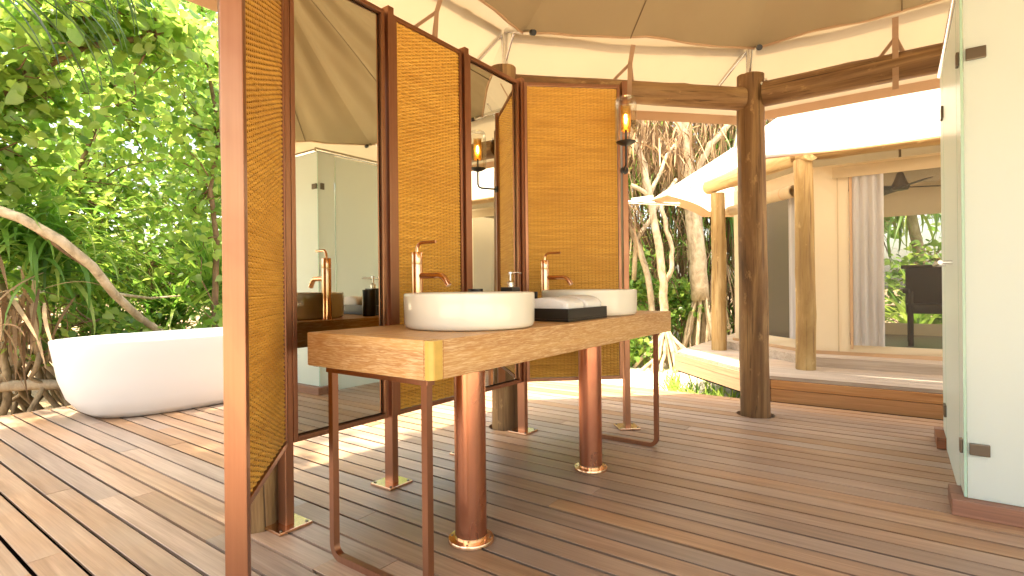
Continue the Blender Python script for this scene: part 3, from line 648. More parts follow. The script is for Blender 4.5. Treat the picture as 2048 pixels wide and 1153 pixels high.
# basins
BAS = [(1.70, 1.455), (2.76, 1.455)]
for k, (x, y) in enumerate(BAS):
    z = CZ1+.001; Rr = .272
    prof = [(.0, 0), (.248, 0), (.260, .002), (.267, .008), (.270, .022), (.2715, .08), (Rr, .130), (Rr-.001, .1385), (Rr-.006, .1425), (Rr-.013, .141), (Rr-.017, .134), (Rr-.021, .10), (.235, .055), (.18, .028), (.09, .02), (.024, .018), (.0, .018)]
    b = MB().lathe(prof, (x, y, z), 96).build('basin', 'ceramic', None, True, auto=60)
    tag(b, ('round white ceramic basin on the counter end by the yellow corner strip', 'round white ceramic basin on the counter end beside the platform')[k], 'basin', 'vessel basins on the washstand')
    MB().lathe([(.022, .0182), (.022, .021), (.016, .0225), (0, .0225)], (x, y, z), 20).build('drain', 'rose_gold', b, True)
# taps
for k, (x, y) in enumerate(((1.70, 1.765), (2.775, 1.765))):
    z = CZ1+.001; f = empty('basin_tap', (x, y, z), ('rose gold pillar tap beside the basin by the yellow corner strip', 'rose gold pillar tap beside the basin that stands next to the towels and the counter end')[k] if False else ('rose gold pillar tap in front of the middle rattan panel', 'rose gold pillar tap in front of the rattan wing panel with the lamp')[k], 'tap', 'taps on the washstand')
    MB().lathe([(.0, 0), (.031, 0), (.031, .004), (.0255, .006), (.0245, .1), (.0245, .268), (.0240, .270)], (x, y, z), 32).build('body', 'rose_gold', f, True)
    MB().lathe([(.0235, .271), (.0235, .273), (.0245, .2735), (.0245, .322), (.0235, .324), (.010, .3245), (0, .3245)], (x, y, z), 32).build('cartridge_cap', 'rose_gold', f, True)
    dd = Vector((.12, -1, 0)).normalized(); p0 = Vector((x, y, z))
    MB().tube([p0+Vector((0, 0, .323)), p0+Vector((0, 0, .345))+dd*.002, p0+Vector((0, 0, .358))+dd*.008, p0+Vector((0, 0, .366))+dd*.02, p0+Vector((0, 0, .367))+dd*.035, p0+Vector((0, 0, .367))+dd*.105], .0072, 14).build('handle', 'rose_gold', f, True)
    MB().tube([p0+Vector((0, 0, .217))+dd*.018, p0+Vector((0, 0, .217))+dd*.12, p0+Vector((0, 0, .2145))+dd*.136, p0+Vector((0, 0, .206))+dd*.15, p0+Vector((0, 0, .192))+dd*.162, p0+Vector((0, 0, .172))+dd*.174], .0135, 20).build('spout', 'rose_gold', f, True)
# tray with towels, dispenser and cups
z = CZ1+.001; tx0, tx1, ty0, ty1 = 2.105, 2.50, 1.215, 1.70
tr = empty('amenity_tray', ((tx0+tx1)/2, (ty0+ty1)/2, z), 'black lacquer tray between the two basins', 'tray')
MB().box(tx0, tx1, ty0, ty1, z, z+.010, .002).build('tray_base', 'black_lacquer', tr)
for a in ((tx0, tx0+.010, ty0, ty1), (tx1-.010, tx1, ty0, ty1), (tx0+.0103, tx1-.0103, ty0, ty0+.010), (tx0+.0103, tx1-.0103, ty1-.010, ty1)): MB().box(*a, z+.0102, z+.060, .002).build('tray_side', 'black_lacquer', tr)
def towel(x0, x1, y0, y1, z0, z1, label):
    bm = bmesh.new(); bmesh.ops.create_cube(bm, size=1)
    bmesh.ops.subdivide_edges(bm, edges=bm.edges[:], cuts=9, use_grid_fill=True)
    rr = random.Random(int(x0*100))
    for q in bm.verts:
        x, y, zz = q.co.x*2, q.co.y*2, q.co.z*2
        e = 2.6; s_ = (abs(y)**e+abs(zz)**e)**(1/e) or 1; m_ = max(abs(y), abs(zz)) or 1; y, zz = y*m_/s_, zz*m_/s_
        xx = x*(1-.06*abs(y)**2-.05*abs(zz)**3)
        q.co = ((x0+x1)/2+xx*(x1-x0)/2, (y0+y1)/2+y*(y1-y0)/2, (z0+z1)/2+zz*(z1-z0)/2*(1-.08*(1+math.sin(xx*5))*.5)+rr.uniform(-.0007, .0007))
    o = MB().bm(bm).build('folded_towel', 'towel_cloth', None, True, auto=0)
    return tag(o, label, 'towel', 'white towels on the tray')
towel(2.125, 2.30, 1.235, 1.47, z+.0105, z+.112, 'rolled white hand towel on the black tray nearer the yellow corner strip')
towel(2.315, 2.48, 1.235, 1.47, z+.0105, z+.116, 'rolled white hand towel on the black tray nearer the platform')
ds = empty('soap_dispenser', (2.16, 1.58, z+.0105), 'square black soap dispenser with steel pump on the tray', 'dispenser')
MB().box(2.125, 2.195, 1.545, 1.615, z+.0106, z+.162, .003).build('bottle', 'black_lacquer', ds)
MB().lathe([(.017, .1625), (.017, .185), (.012, .19), (.006, .195), (.006, .225), (.011, .227), (.010, .238), (0, .239)], (2.16, 1.58, z), 20).build('pump', 'steel_tube', ds, True)
MB().tube([(2.16, 1.58, z+.232), (2.172, 1.545, z+.236), (2.178, 1.525, z+.231)], .0035, 10).build('nozzle', 'steel_tube', ds, True)
for (x, y, lb) in ((2.37, 1.60, 'black tumbler on the tray beside the soap dispenser'), (2.03, 1.70, 'black tumbler on the oak counter behind the basin')):
    zz = z+.0106 if x > 2.1 else z
    h = .125 if x > 2.1 else .155
    o = MB().lathe([(0, 0), (.036, 0), (.038, .004), (.038, h), (.034, h), (.034, .01), (0, .01)], (x, y, zz), 28).build('tumbler', 'black_lacquer', None, True); tag(o, lb, 'cup')

# ------------------------------------------------------------------ wall lamp on the end post
lx, ly = PT[5]; lp = Vector((lx-.17, ly-.09, 0)); lzb = 1.955
lamp = empty('wall_lamp', (lx, ly-.05, 1.80), 'lit wall lamp with clear glass cylinder and perforated brass sleeve on screen post', 'lamp')
p0 = lp+Vector((0, 0, lzb)); pw = Vector((lx-.03, ly-.016, 1.80))
MB().tube([pw, Vector((lx-.07, ly-.037, 1.80)), lp+Vector((.03, .016, 1.80)), lp+Vector((.008, .004, 1.808)), lp+Vector((0, 0, 1.83)), lp+Vector((0, 0, lzb+.08))], .0075, 12).build('arm', 'black_iron', lamp, True)
o = MB().lathe([(0, 0), (.028, 0), (.028, .012), (0, .014)], n=20).build('wall_plate', 'black_iron'); o.location = (lx-.018, ly-.0095, 1.80); o.rotation_euler = Vector((-.883, -.468, 0)).to_track_quat('Z', 'Y').to_euler(); par(o, lamp)
MB().lathe([(0, -.022), (.03, -.020), (.064, -.003), (.066, .001), (0, .003)], (lp.x, lp.y, lzb), 32).build('dish', 'black_iron', lamp, True)
MB().lathe([(.062, .004), (.0705, .02), (.071, .05), (.071, .25), (.068, .275), (.058, .295), (.040, .303), (.038, .302)], (lp.x, lp.y, lzb), 40).build('glass_shade', 'clear_glass', lamp, True, auto=0)
sv = MB(); nr_, nz_, rs, z0, hs_ = 18, 13, .033, .075, .165
def cyl(a_, z_, r_=rs): return (lp.x+r_*math.cos(a_), lp.y+r_*math.sin(a_), lzb+z0+z_)
for i in range(nz_):
    for k in range(nr_):
        a0 = 2*math.pi*(k+.5*(i % 2))/nr_; da = 2*math.pi/nr_; h_ = hs_/nz_; zc = i*h_
        for r_ in (rs, rs-.0016):
            out = [cyl(a0, zc, r_), cyl(a0+da, zc, r_), cyl(a0+da, zc+h_, r_), cyl(a0, zc+h_, r_)]
            inn = [cyl(a0+da*(.5+.30*x_), zc+h_*(.5+.30*y_), r_) for x_, y_ in ((-1, -1), (1, -1), (1, 1), (-1, 1))]
            sv.add(out+inn, [(q, (q+1) % 4, 4+(q+1) % 4, 4+q) for q in range(4)])
sv.build('perforated_sleeve', 'brass', lamp, True)
MB().lathe([(0, 0), (.006, .004), (.010, .025), (.009, .05), (.005, .062), (0, .065)], (lp.x, lp.y, lzb+.125), 16).build('bulb', 'lamp_filament', lamp, True)

# ------------------------------------------------------------------ frosted glass cubicle
QU, QV, QH = 3.0, -.22, 2.30
cub = empty('glass_cubicle', (3.7, -1.0, 0), 'frosted glass shower cubicle with bronze hinges standing on reddish sills', 'shower cubicle')
def pane(x0, x1, y0, y1, z0, z1, nm='glass_panel'):
    o = MB().box(x0, x1, y0, y1, z0, z1).build(nm, ['frosted_glass', 'green_glass_edge'], cub)
    big = max(x1-x0, y1-y0)
    for f in o.data.polygons:
        n_ = f.normal
        if (x1-x0 > y1-y0 and abs(n_.y) < .5) or (y1-y0 >= x1-x0 and abs(n_.x) < .5): f.material_index = 1
    return o
pane(QU, QU+.010, -2.1, QV-.012, .072, QH)                       # near face
pane(QU-.004, 3.18, QV-.010, QV, .074, QH)                        # return strip at the corner
pane(3.19, 4.06, QV-.010, QV, .012, QH-.02, 'glass_door')
pane(4.072, 4.33, QV-.010, QV, .072, QH)
pane(4.322, 4.332, -2.1, QV-.012, .072, QH)
MB().box(2.95, 3.04, -2.14, QV+.045, 0.001, .07, .004).build('sill', 'sill_wood', cub)
MB().box(3.0405, 3.17, QV-.045, QV+.045, 0.001, .0695, .004).build('sill', 'sill_wood', cub)
MB().box(4.07, 4.29, QV-.045, QV+.045, 0.001, .0695, .004).build('sill', 'sill_wood', cub)
MB().box(4.2905, 4.38, -2.14, QV+.045, 0.001, .07, .004).build('sill', 'sill_wood', cub)
MB().tube([(2.975, QV-.005, QH+.012), (4.34, QV-.005, QH+.012)], .02, 16).build('top_rail', 'steel_tube', cub, True)
MB().tube([(3.005, QV-.022, QH+.012), (3.005, -2.1, QH+.012)], .02, 16).build('top_rail', 'steel_tube', cub, True)
for z in (1.97, .285):
    o = MB().box(QU-.016, QU-.0005, QV-.085, QV-.018, z-.025, z+.025, .003).build('hinge', 'bronze', cub)
    MB().box(QU+.02, QU+.06, QV+.0005, QV+.012, z-.03, z+.03, .003).build('hinge_plate', 'bronze', o)
for z in (2.0, .24):
    MB().box(4.02, 4.11, QV+.0005, QV+.013, z-.035, z+.035, .003).build('hinge', 'bronze', cub)
tb = MB().tube([(3.46, QV+.05, 1.10), (4.0, QV+.05, 1.10)], .011, 12).build('towel_bar', 'steel_tube', cub, True)
for x in (3.50, 3.96): MB().tube([(x, QV+.0005, 1.10), (x, QV+.05, 1.10)], .010, 10).build('bar_mount', 'steel_tube', tb, True)

# ------------------------------------------------------------------ bathtub
def tub():
    cx_, cy_ = 2.17, 5.2; N_ = 72; mb = MB(); b = 0
    rings = [(.0, .0, .0), (.66, .38, 0), (.72, .415, .006), (.79, .44, .05), (.865, .462, .15), (.915, .48, .30), (.945, .49, .48), (.965, .50, .598), (.964, .499, .607), (.957, .493, .610), (.945, .483, .609), (.935, .474, .600), (.90, .455, .45), (.83, .42, .28), (.70, .35, .15), (.4, .2, .12), (0, 0, .12)]
    for a_, b_, z in rings:
        for k in range(N_):
            t = 2*math.pi*k/N_; ct_, st = math.cos(t), math.sin(t); e = 2/2.5
            mb.v.append((cx_+a_*math.copysign(abs(ct_)**e, ct_), cy_+b_*math.copysign(abs(st)**e, st), z+.002))
    for i in range(len(rings)-1):
        for k in range(N_): mb.f.append((i*N_+k, i*N_+(k+1) % N_, (i+1)*N_+(k+1) % N_, (i+1)*N_+k))
    o = mb.build('bathtub', 'tub_stone', None, True, auto=60); return tag(o, 'white freestanding oval bathtub on the deck edge beside the jungle', 'bathtub')
tub()
# ------------------------------------------------------------------ plants
def pt(px, py, D):          # ground-plan point on a sight line at depth D (metres)
    dx = px-1024; dy = py-573.4; r_ = (dx-.0103*dy)/1065*D; d_ = (.0103*dx+dy)/1065*D
    return Vector((.588*r_+.809*D, -.809*r_+.588*D, 1-d_))
def leaves(P, size, az=None, el=-.35, elj=.4, roll=.7, tone=(.5, .22), slim=1., rng=RNG, curl=.12):
    P = np.asarray(P, float); n = len(P); az = rng.uniform(0, 6.283, n) if az is None else az
    e = rng.normal(el, elj, n); sz = size*rng.uniform(.6, 1.25, n); rl = rng.normal(0, roll, n)
    T = np.array([(0, 0, 0), (0, .45, -.03), (0, 1.0, -.16), (-.26, -.13, .02), (-.47, .16, curl), (-.36, .58, curl*.6), (.26, -.13, .02), (.47, .16, curl), (.36, .58, curl*.6)])
    T = T*np.array([slim, 1, 1]); F0 = np.array([(0, 1, 4, 3), (1, 2, 5, 4), (1, 0, 6, 7), (2, 1, 7, 8)])
    d = np.stack([np.cos(az)*np.cos(e), np.sin(az)*np.cos(e), np.sin(e)], 1); s = np.stack([-np.sin(az), np.cos(az), 0*az], 1); nn = np.cross(s, d)*-1
    nn = np.where(nn[:, 2:3] < 0, -nn, nn)
    s2 = s*np.cos(rl)[:, None]+nn*np.sin(rl)[:, None]; n2 = nn*np.cos(rl)[:, None]-s*np.sin(rl)[:, None]
    V = P[:, None, :] + sz[:, None, None]*(T[None, :, 0:1]*s2[:, None, :] + T[None, :, 1:2]*d[:, None, :] + T[None, :, 2:3]*n2[:, None, :])
    F = F0[None]+9*np.arange(n)[:, None, None]; tn = np.repeat(np.clip(rng.normal(tone[0], tone[1], n), 0, .95), 9)
    return V.reshape(-1, 3), F.reshape(-1, 4), tn
def straps(O, az, e0, ln, droop, wd, tone, rng=RNG, seg=7, twist=.25, power=1.4, vee=.35):
    O = np.asarray(O, float); n = len(O); x = np.zeros(n); z = np.zeros(n); pts = []; ang = []
    for k in range(seg+1):
        t = k/seg; a = e0-droop*t**power; pts.append((x.copy(), z.copy())); ang.append(a); x = x+np.cos(a)*ln/seg; z = z+np.sin(a)*ln/seg
    tw = rng.normal(0, twist, n); bend = rng.normal(0, .12, n); V = np.zeros((n, seg+1, 3, 3))
    for k in range(seg+1):
        t = k/seg; w_ = wd*(min(1, .55+t*2.5))*(1-t**2.2)*.5+.0008; aa = az+bend*t
        c = np.stack([O[:, 0]+pts[k][0]*np.cos(aa), O[:, 1]+pts[k][0]*np.sin(aa), O[:, 2]+pts[k][1]], 1)
        s = np.stack([-np.sin(aa), np.cos(aa), 0*aa], 1); u_ = np.stack([-np.sin(ang[k])*np.cos(aa), -np.sin(ang[k])*np.sin(aa), np.cos(ang[k])], 1)
        th = tw*t; s2 = s*np.cos(th)[:, None]+u_*np.sin(th)[:, None]
        V[:, k, 0] = c-s2*w_[:, None]+u_*(w_*vee)[:, None]; V[:, k, 1] = c; V[:, k, 2] = c+s2*w_[:, None]+u_*(w_*vee)[:, None]
    F0 = []
    for k in range(seg):
        for j in range(2): F0.append((k*3+j, k*3+j+1, (k+1)*3+j+1, (k+1)*3+j))
    m_ = (seg+1)*3; F = np.array(F0)[None]+m_*np.arange(n)[:, None, None]
    return V.reshape(-1, 3), F.reshape(-1, 4), np.repeat(np.clip(tone, 0, .95), m_)
def merge(parts):
    V = []; F = []; T = []; b = 0
    for v, f, t in parts: V.append(v); F.append(f+b); T.append(t); b += len(v)
    return np.concatenate(V), np.concatenate(F), np.concatenate(T)
def wob(a, b, n, amp, rr):
    a = Vector(a); b = Vector(b); out = [a]; off = Vector((0, 0, 0))
    for k in range(1, n): off += Vector([rr.gauss(0, amp) for _ in range(3)]); out.append(a.lerp(b, k/n)+off*math.sin(math.pi*k/n))
    return out+[b]
def broad_tree(base, stem, crowns, leaf, label, n, seed, r=.05, tone=(.5, .22), mat='brown_bark', name='broadleaf_tree', cat='tree', group='broadleaf trees behind the bathtub', spread=.16):
    rr = random.Random(seed); rng = np.random.default_rng(seed); t = empty(name, (base[0], base[1], -.42), label, cat, group)
    tr = MB(); stem = [Vector(p) for p in stem]; tr.tube(stem, [r*(1-.55*k/(len(stem)-1)) for k in range(len(stem))], 9, jit=.06); P = []
    tot = sum(c_[1][0]*c_[1][1]*c_[1][2] for c_ in crowns)
    for c_, rad in crowns:
        m_ = max(40, int(n*rad[0]*rad[1]*rad[2]/tot)); nt_ = max(6, m_//34)
        for q in range(nt_):
            while True:
                v_ = Vector([rr.uniform(-1, 1) for _ in range(3)])
                if v_.length < 1: break
            tip = Vector(c_)+Vector((v_.x*rad[0], v_.y*rad[1], v_.z*rad[2])); st = min(stem[1:], key=lambda p: (p-tip).length+rr.uniform(0, .8))
            path = wob(st, tip, 5, .07, rr); tr.tube(path, [.012+.004*rr.random(), .010, .008, .006, .004, .0025], 4, caps=False)
            for k in range(m_//nt_):
                s = rr.random()**.6; i = min(4, int(s*5)); p_ = path[i].lerp(path[i+1], s*5-i); P.append((p_.x+rr.gauss(0, spread), p_.y+rr.gauss(0, spread), p_.z+rr.gauss(0, spread*.8)))
    tr.build('trunk', mat, t, True, auto=0)
    V, F, T = leaves(P, leaf, rng=rng, tone=tone); npobj('crown', npmesh('crown', V, F, 'broad_leaf', T, True), t); return t
G = -.42
broad_tree((3.08, 6.62), [(3.08, 6.62, G), (3.06, 6.62, .8), (3.10, 6.64, 1.6), (3.02, 6.62, 2.2), (3.16, 6.66, 2.9), (3.0, 6.7, 3.9)], [((2.95, 6.7, 3.6), (1.0, .7, 1.3)), ((3.1, 6.8, 1.9), (.6, .5, .6))], .105, 'slender dark trunked tree right behind the bathtub beside the log post', 1700, 1, .042, (.66, .22))
broad_tree((.7, 7.0), [(.7, 7.0, G), (.85, 6.9, 1.2), (1.0, 6.75, 2.2), (1.25, 6.5, 2.9), (1.7, 6.2, 3.3), (2.2, 5.9, 3.5)], [((1.7, 6.3, 3.4), (1.2, .8, .75)), ((1.2, 6.8, 2.5), (.8, .6, .9)), ((1.5, 5.7, 4.0), (.8, .5, .4))], .115, 'tree with large heart shaped leaves arching over the bathtub', 3000, 2, .06, (.66, .22))
broad_tree((2.2, 8.3), [(2.2, 8.3, G), (2.25, 8.2, 1.0), (2.1, 8.2, 2.2), (2.5, 8.1, 3.6)], [((2.2, 8.0, 2.3), (1.5, .8, 2.2))], .09, 'dense bright green tree further back, straight behind the bathtub', 4200, 3, .05, (.66, .22))
broad_tree((4.1, 8.6), [(4.1, 8.6, G), (4.0, 8.5, 1.2), (4.2, 8.5, 2.6), (4.0, 8.4, 4.0)], [((3.8, 8.4, 2.4), (1.3, .8, 2.5))], .095, 'leafy tree behind the rattan wing panel', 2600, 4, .05, (.55, .22))
broad_tree((3.1, 11.0), [(3.1, 11, G), (3.2, 10.9, 1.5), (3.0, 10.9, 3.0), (3.4, 10.8, 4.6)], [((3.2, 10.7, 2.9), (2.2, 1.0, 3.2))], .13, 'tall pale green tree at the back of the jungle', 3200, 5, .07, (.8, .2), spread=.22)
broad_tree((5.6, 11.4), [(5.6, 11.4, G), (5.5, 11.3, 1.8), (5.7, 11.3, 3.6), (5.4, 11.3, 5.0)], [((5.5, 11.2, 3.0), (1.9, 1.0, 3.2))], .14, 'tall tree at the jungle back behind the slender dark trunk', 3000, 6, .07, (.62, .22), spread=.22)
broad_tree((.6, 10.2), [(.6, 10.2, G), (.7, 10.1, 1.8), (.9, 10, 3.5), (.8, 10, 5)], [((1.0, 9.9, 3.0), (1.8, 1.0, 3.2))], .13, 'tall tree at the jungle back behind the pandanus clump', 3000, 7, .07, (.6, .22), spread=.2)
# unseen trees added out of view, crowns block sun from the tub side
for k, (x, y, c_, rad, n, lb) in enumerate(((-2.8, 5.6, (-.5, 4.0, 5.3), (1.7, 2.0, .7), 2400, 'unseen spreading tree added beside the deck to shade the planks'), (-3.9, 2.8, (-1.3, 2.6, 5.3), (1.6, 1.7, .7), 2000, 'unseen spreading tree added outside the tent to shade the deck'))):
    broad_tree((x, y), [(x, y, G), (x+.2, y-.1, 2), (x*.6+c_[0]*.4, y*.6+c_[1]*.4, 3.8), c_], [(c_, rad)], .2, lb, n, 70+k, .1, (.5, .22), group='unseen shade trees beside the deck', spread=.25)
for k, (x, y, lb) in enumerate(((5.6, 8.3, 'leafy tree behind the mirrors, further along the deck edge'), (7.0, 7.4, 'leafy tree between the jungle and the pandanus grove'), (8.6, 9.2, 'tall tree between the jungle and the pandanus grove'), (.5, -8.5, 'leafy tree on the far side of the tent behind the cubicle'), (4.0, -8.0, 'leafy tree beyond the glass cubicle outside the tent'), (-6.5, -3.0, 'leafy tree standing on the sand outside the tent'))):
    broad_tree((x, y), [(x, y, G), (x+.1, y, 1.4), (x-.1, y+.1, 2.8), (x, y, 4.2)], [((x, y, 2.2), (1.5, 1.0, 2.6))], .14, lb, 1900, 180+k, .07, (.58, .22), group='trees around the tent', spread=.2)
# low shrubs behind the tub
for k, (x, y, z, rx, rz, nn_, lf, lb) in enumerate((
        (1.9, 6.75, .35, .75, .55, 650, .085, 'low leafy shrub directly behind the bathtub'),
        (3.0, 6.25, .25, .45, .5, 420, .095, 'pale green shrub between bathtub and slender dark trunk'),
        (2.7, 7.4, .8, .9, .9, 900, .09, 'waist high shrub behind the bathtub under the bright green tree'),
        (1.2, 8.2, .9, 1.0, 1.1, 900, .09, 'thick shrub behind the pandanus clump'),
        (3.9, 7.4, .7, .8, 1.0, 800, .09, 'thick shrub behind the log post and rattan wing'))):
    broad_tree((x, y), [(x, y, G), (x+.05, y, z*.4), (x-.04, y, z), (x, y, z+rz*.6)], [((x, y, z), (rx, .5, rz))], lf, lb, nn_, 40+k, .02, (.58, .25), name='leafy_shrub', cat='shrub', group='shrubs behind the bathtub', spread=.1)
# bare arching branch over the tub
ab = MB(); pth = [pt(-80, 395, 4.5), pt(40, 436, 4.6), pt(120, 480, 4.75), pt(185, 533, 4.95), pt(228, 588, 5.2), pt(280, 636, 5.6), pt(345, 680, 5.95), pt(400, 760, 6.2)]
ab.tube(pth, [.046, .044, .042, .04, .038, .037, .036, .036], 10, jit=.05); o = ab.build('bare_branch', 'pale_bark', None, True, auto=0); tag(o, 'bare brown branch arching down behind the bathtub', 'branch')
MB().tube([pth[1], pt(130, 505, 4.9), pt(190, 545, 5.1), pt(225, 570, 5.3)], [.018, .016, .012, .007], 7).build('side_twig', 'brown_bark', o, True)
MB().tube([pth[4], pt(300, 597, 6.0), pt(360, 592, 6.2)], [.018, .014, .008], 7).build('side_twig', 'pale_bark', o, True)
# strap leaved plants
def rosette(name, c, n, ln, wd, seed, label, cat, e0=(.9, .45), droop=(1.7, .5), group=None, tone=(.45, .25), azr=(0, 6.283), rad=.06, base=None, mat='strap_leaf', part='leaves', parent=None, power=1.4):
    rng = np.random.default_rng(seed); O = np.array(c)[None]+rng.normal(0, rad, (n, 3)); az = rng.uniform(*azr, n)
    V, F, T = straps(O, az, rng.normal(e0[0], e0[1], n), ln*rng.uniform(.55, 1.15, n), np.abs(rng.normal(droop[0], droop[1], n)), wd*rng.uniform(.7, 1.2, n), rng.normal(tone[0], tone[1], n), rng, power=power)
    me = npmesh(part, V, F, mat, T)
    if parent is None:
        parent = empty(name, (c[0], c[1], base if base is not None else G), label, cat, group)
    npobj(part, me, parent); return parent
pc = pt(-10, 500, 5.15)
pd = rosette('pandanus_clump', (pc.x, pc.y, pc.z), 150, 1.2, .06, 21, 'pandanus clump with long drooping strap leaves and stilt roots left of the bathtub' if False else 'pandanus clump with long drooping strap leaves and stilt roots beside the bathtub', 'pandanus', (.75, .45), (2.1, .45), rad=.13)
p4 = pt(100, 500, 5.4); rosette('', (p4.x, p4.y, p4.z), 90, 1.05, .055, 29, '', '', (.55, .5), (2.0, .5), parent=pd, part='leaves', rad=.12, tone=(.6, .25))
p2 = pt(90, 540, 5.3); rosette('', (p2.x, p2.y, p2.z), 80, .95, .055, 22, '', '', (.6, .5), (2.0, .5), parent=pd, part='leaves', rad=.12)
p3 = pt(30, 600, 4.85); rosette('', (p3.x, p3.y, p3.z), 70, .7, .035, 23, '', '', (-.9, .5), (.7, .4), parent=pd, part='dead_leaves', mat='dead_leaf', tone=(.55, .25), rad=.15)
mb = MB(); rr = random.Random(5); mb.tube([pt(-40, 480, 5.35), pt(10, 620, 5.35), pt(40, 680, 5.35), pt(150, 672, 5.9)], [.07, .075, .07, .05], 10, jit=.08); mb.build('trunk', 'root_bark', pd, True, auto=0)
mb = MB()
for k in range(34):
    a = pt(rr.uniform(-60, 120), rr.uniform(640, 720), rr.uniform(5.1, 5.8)); f = Vector((a.x+rr.gauss(.1, .35), a.y+rr.gauss(.05, .25), G)); 
    f.y = max(f.y, 6.0); f.z = G-.02
    mb.tube(wob(a, f, 6, .05, rr), [.028*rr.uniform(.7, 1.3)]*7, 7, jit=.08)
mb.build('stilt_roots', 'root_bark', pd, True, auto=0)
tag(MB().tube([pt(-90, 778, 5.05), pt(0, 774, 5.1), pt(70, 770, 5.15), pt(122, 770, 5.2)], [.05, .052, .05, .048], 12, jit=.06).build('fallen_log', 'pale_bark', None, True, auto=0), 'pale fallen log lying across the stilt roots beside the bathtub', 'log')
for k, (px, py, D, n, ln, lb) in enumerate(((352, 612, 6.5, 46, .75, 'young strap leaved plant with pale arching leaves behind the bathtub rim'), (425, 560, 6.9, 44, 1.0, 'upright strap leaved plant at the foot of the slender dark trunk'), (215, 640, 6.4, 46, .7, 'strap leaved plant beneath the bare arching branch'), (300, 660, 6.35, 40, .6, 'low grassy plant just behind the bathtub rim'))):
    q = pt(px, py+10, D); rosette('strap_leaved_plant', (q.x, q.y, q.z-.1), n*2, ln*1.15, .04, 60+k, lb, 'plant', (1.15, .3) if k == 1 else (.85, .4), (1.0, .4) if k == 1 else (1.5, .5), 'strap leaved plants behind the bathtub', (.5, .25))
# palm frond hanging into the upper corner
def frond(name, path, lmax, n, seed, label, group=None, droop=1.1, sidef=1., mat='palm_leaf', wd=.024, lean=.6):
    rng = np.random.default_rng(seed); path = [Vector(p) for p in path]; t = empty(name, path[0], label, 'palm frond', group)
    MB().tube(path, [.016*(1-.8*k/(len(path)-1)) for k in range(len(path))], 7).build('rachis', 'brown_bark', t, True)
    O = []; az = []; e0 = []; ln = []
    m_ = len(path)-1
    for k in range(n):
        s = (k+.5)/n; i = min(m_-1, int(s*m_)); p_ = path[i].lerp(path[i+1], s*m_-i); d = (path[i+1]-path[i]).normalized(); a0 = math.atan2(d.y, d.x)
        for sd in (-1, 1):
            O.append(tuple(p_)); az.append(a0+sd*(1.15-.55*s)+rng.normal(0, .07)); e0.append(rng.normal(-.25, .12)); ln.append(lmax*(math.sin(math.pi*min(1, .18+.82*s*.95))**.6)*rng.uniform(.85, 1.1))
    nn_ = len(O); V, F, T = straps(O, np.array(az), np.array(e0), np.array(ln), np.full(nn_, droop)+rng.normal(0, .15, nn_), np.full(nn_, wd), rng.normal(.45, .2, nn_), rng, power=1.0)
    npobj('leaflets', npmesh('leaflets', V, F, mat, T), t); return t
frond('palm_frond', [pt(-420, -260, 3.3), pt(-250, -150, 3.5), pt(-90, -60, 3.75), pt(60, -20, 4.0), pt(190, 10, 4.2)], 1.15, 13, 3, 'dark palm frond hanging over the bathtub with long thin leaflets', 'palm fronds above the bathtub')
frond('palm_frond', [pt(-60, -330, 3.6), pt(60, -220, 3.8), pt(150, -120, 4.0), pt(230, -50, 4.15)], 1.0, 9, 4, 'dark palm frond hanging close to the log post above the bathtub', 'palm fronds above the bathtub', droop=1.3)

# -------- pandanus grove beyond the deck
def pandanus(name, stems, roots, label, seed, crown=(), mat='pale_bark', group='pandanus trees beyond the deck', cat='tree'):
    rr = random.Random(seed); t = empty(name, (stems[0][0][0].x, stems[0][0][0].y, G), label, cat, group); tr = MB()
    for pth_, r0, r1 in stems:
        n = len(pth_); Q = []
        for i in range(n-1):
            for s in range(3): Q.append(pth_[i].lerp(pth_[i+1], s/3)+Vector([rr.gauss(0, .008) for _ in range(3)]))
        Q.append(pth_[-1]); tr.tube(Q, [r0+(r1-r0)*k/(len(Q)-1) for k in range(len(Q))], 10, jit=.05)
    tr.build('trunk', mat, t, True, auto=0)
    if roots:
        mb = MB()
        for (a, n, sp, hj) in roots:
            for k in range(n):
                an = rr.uniform(0, 6.283); s = a+Vector((0, 0, rr.uniform(-hj, hj))); f = Vector((a.x+math.cos(an)*sp*rr.uniform(.5, 1.2), a.y+math.sin(an)*sp*rr.uniform(.5, 1.2), G-.03)); w_ = rr.uniform(.018, .036)
                mb.tube(wob(s, f, 5, .025, rr), [w_*.8]+[w_]*5, 7, jit=.06)
        mb.build('stilt_roots', mat, t, True, auto=0)
    for k, (c_, n, ln, kind) in enumerate(crown):
        if kind == 'green': rosette('', tuple(c_), n, ln, .06, seed*10+k, '', '', (.5, .6), (2.1, .5), parent=t, part='crown', rad=.12)
        else: rosette('', tuple(c_), n, ln, .04, seed*10+k, '', '', (-.9, .35), (.7, .3), parent=t, part='dead_leaves', mat='dead_leaf', tone=(.5, .3), rad=.16)
    return t
D = 9.6
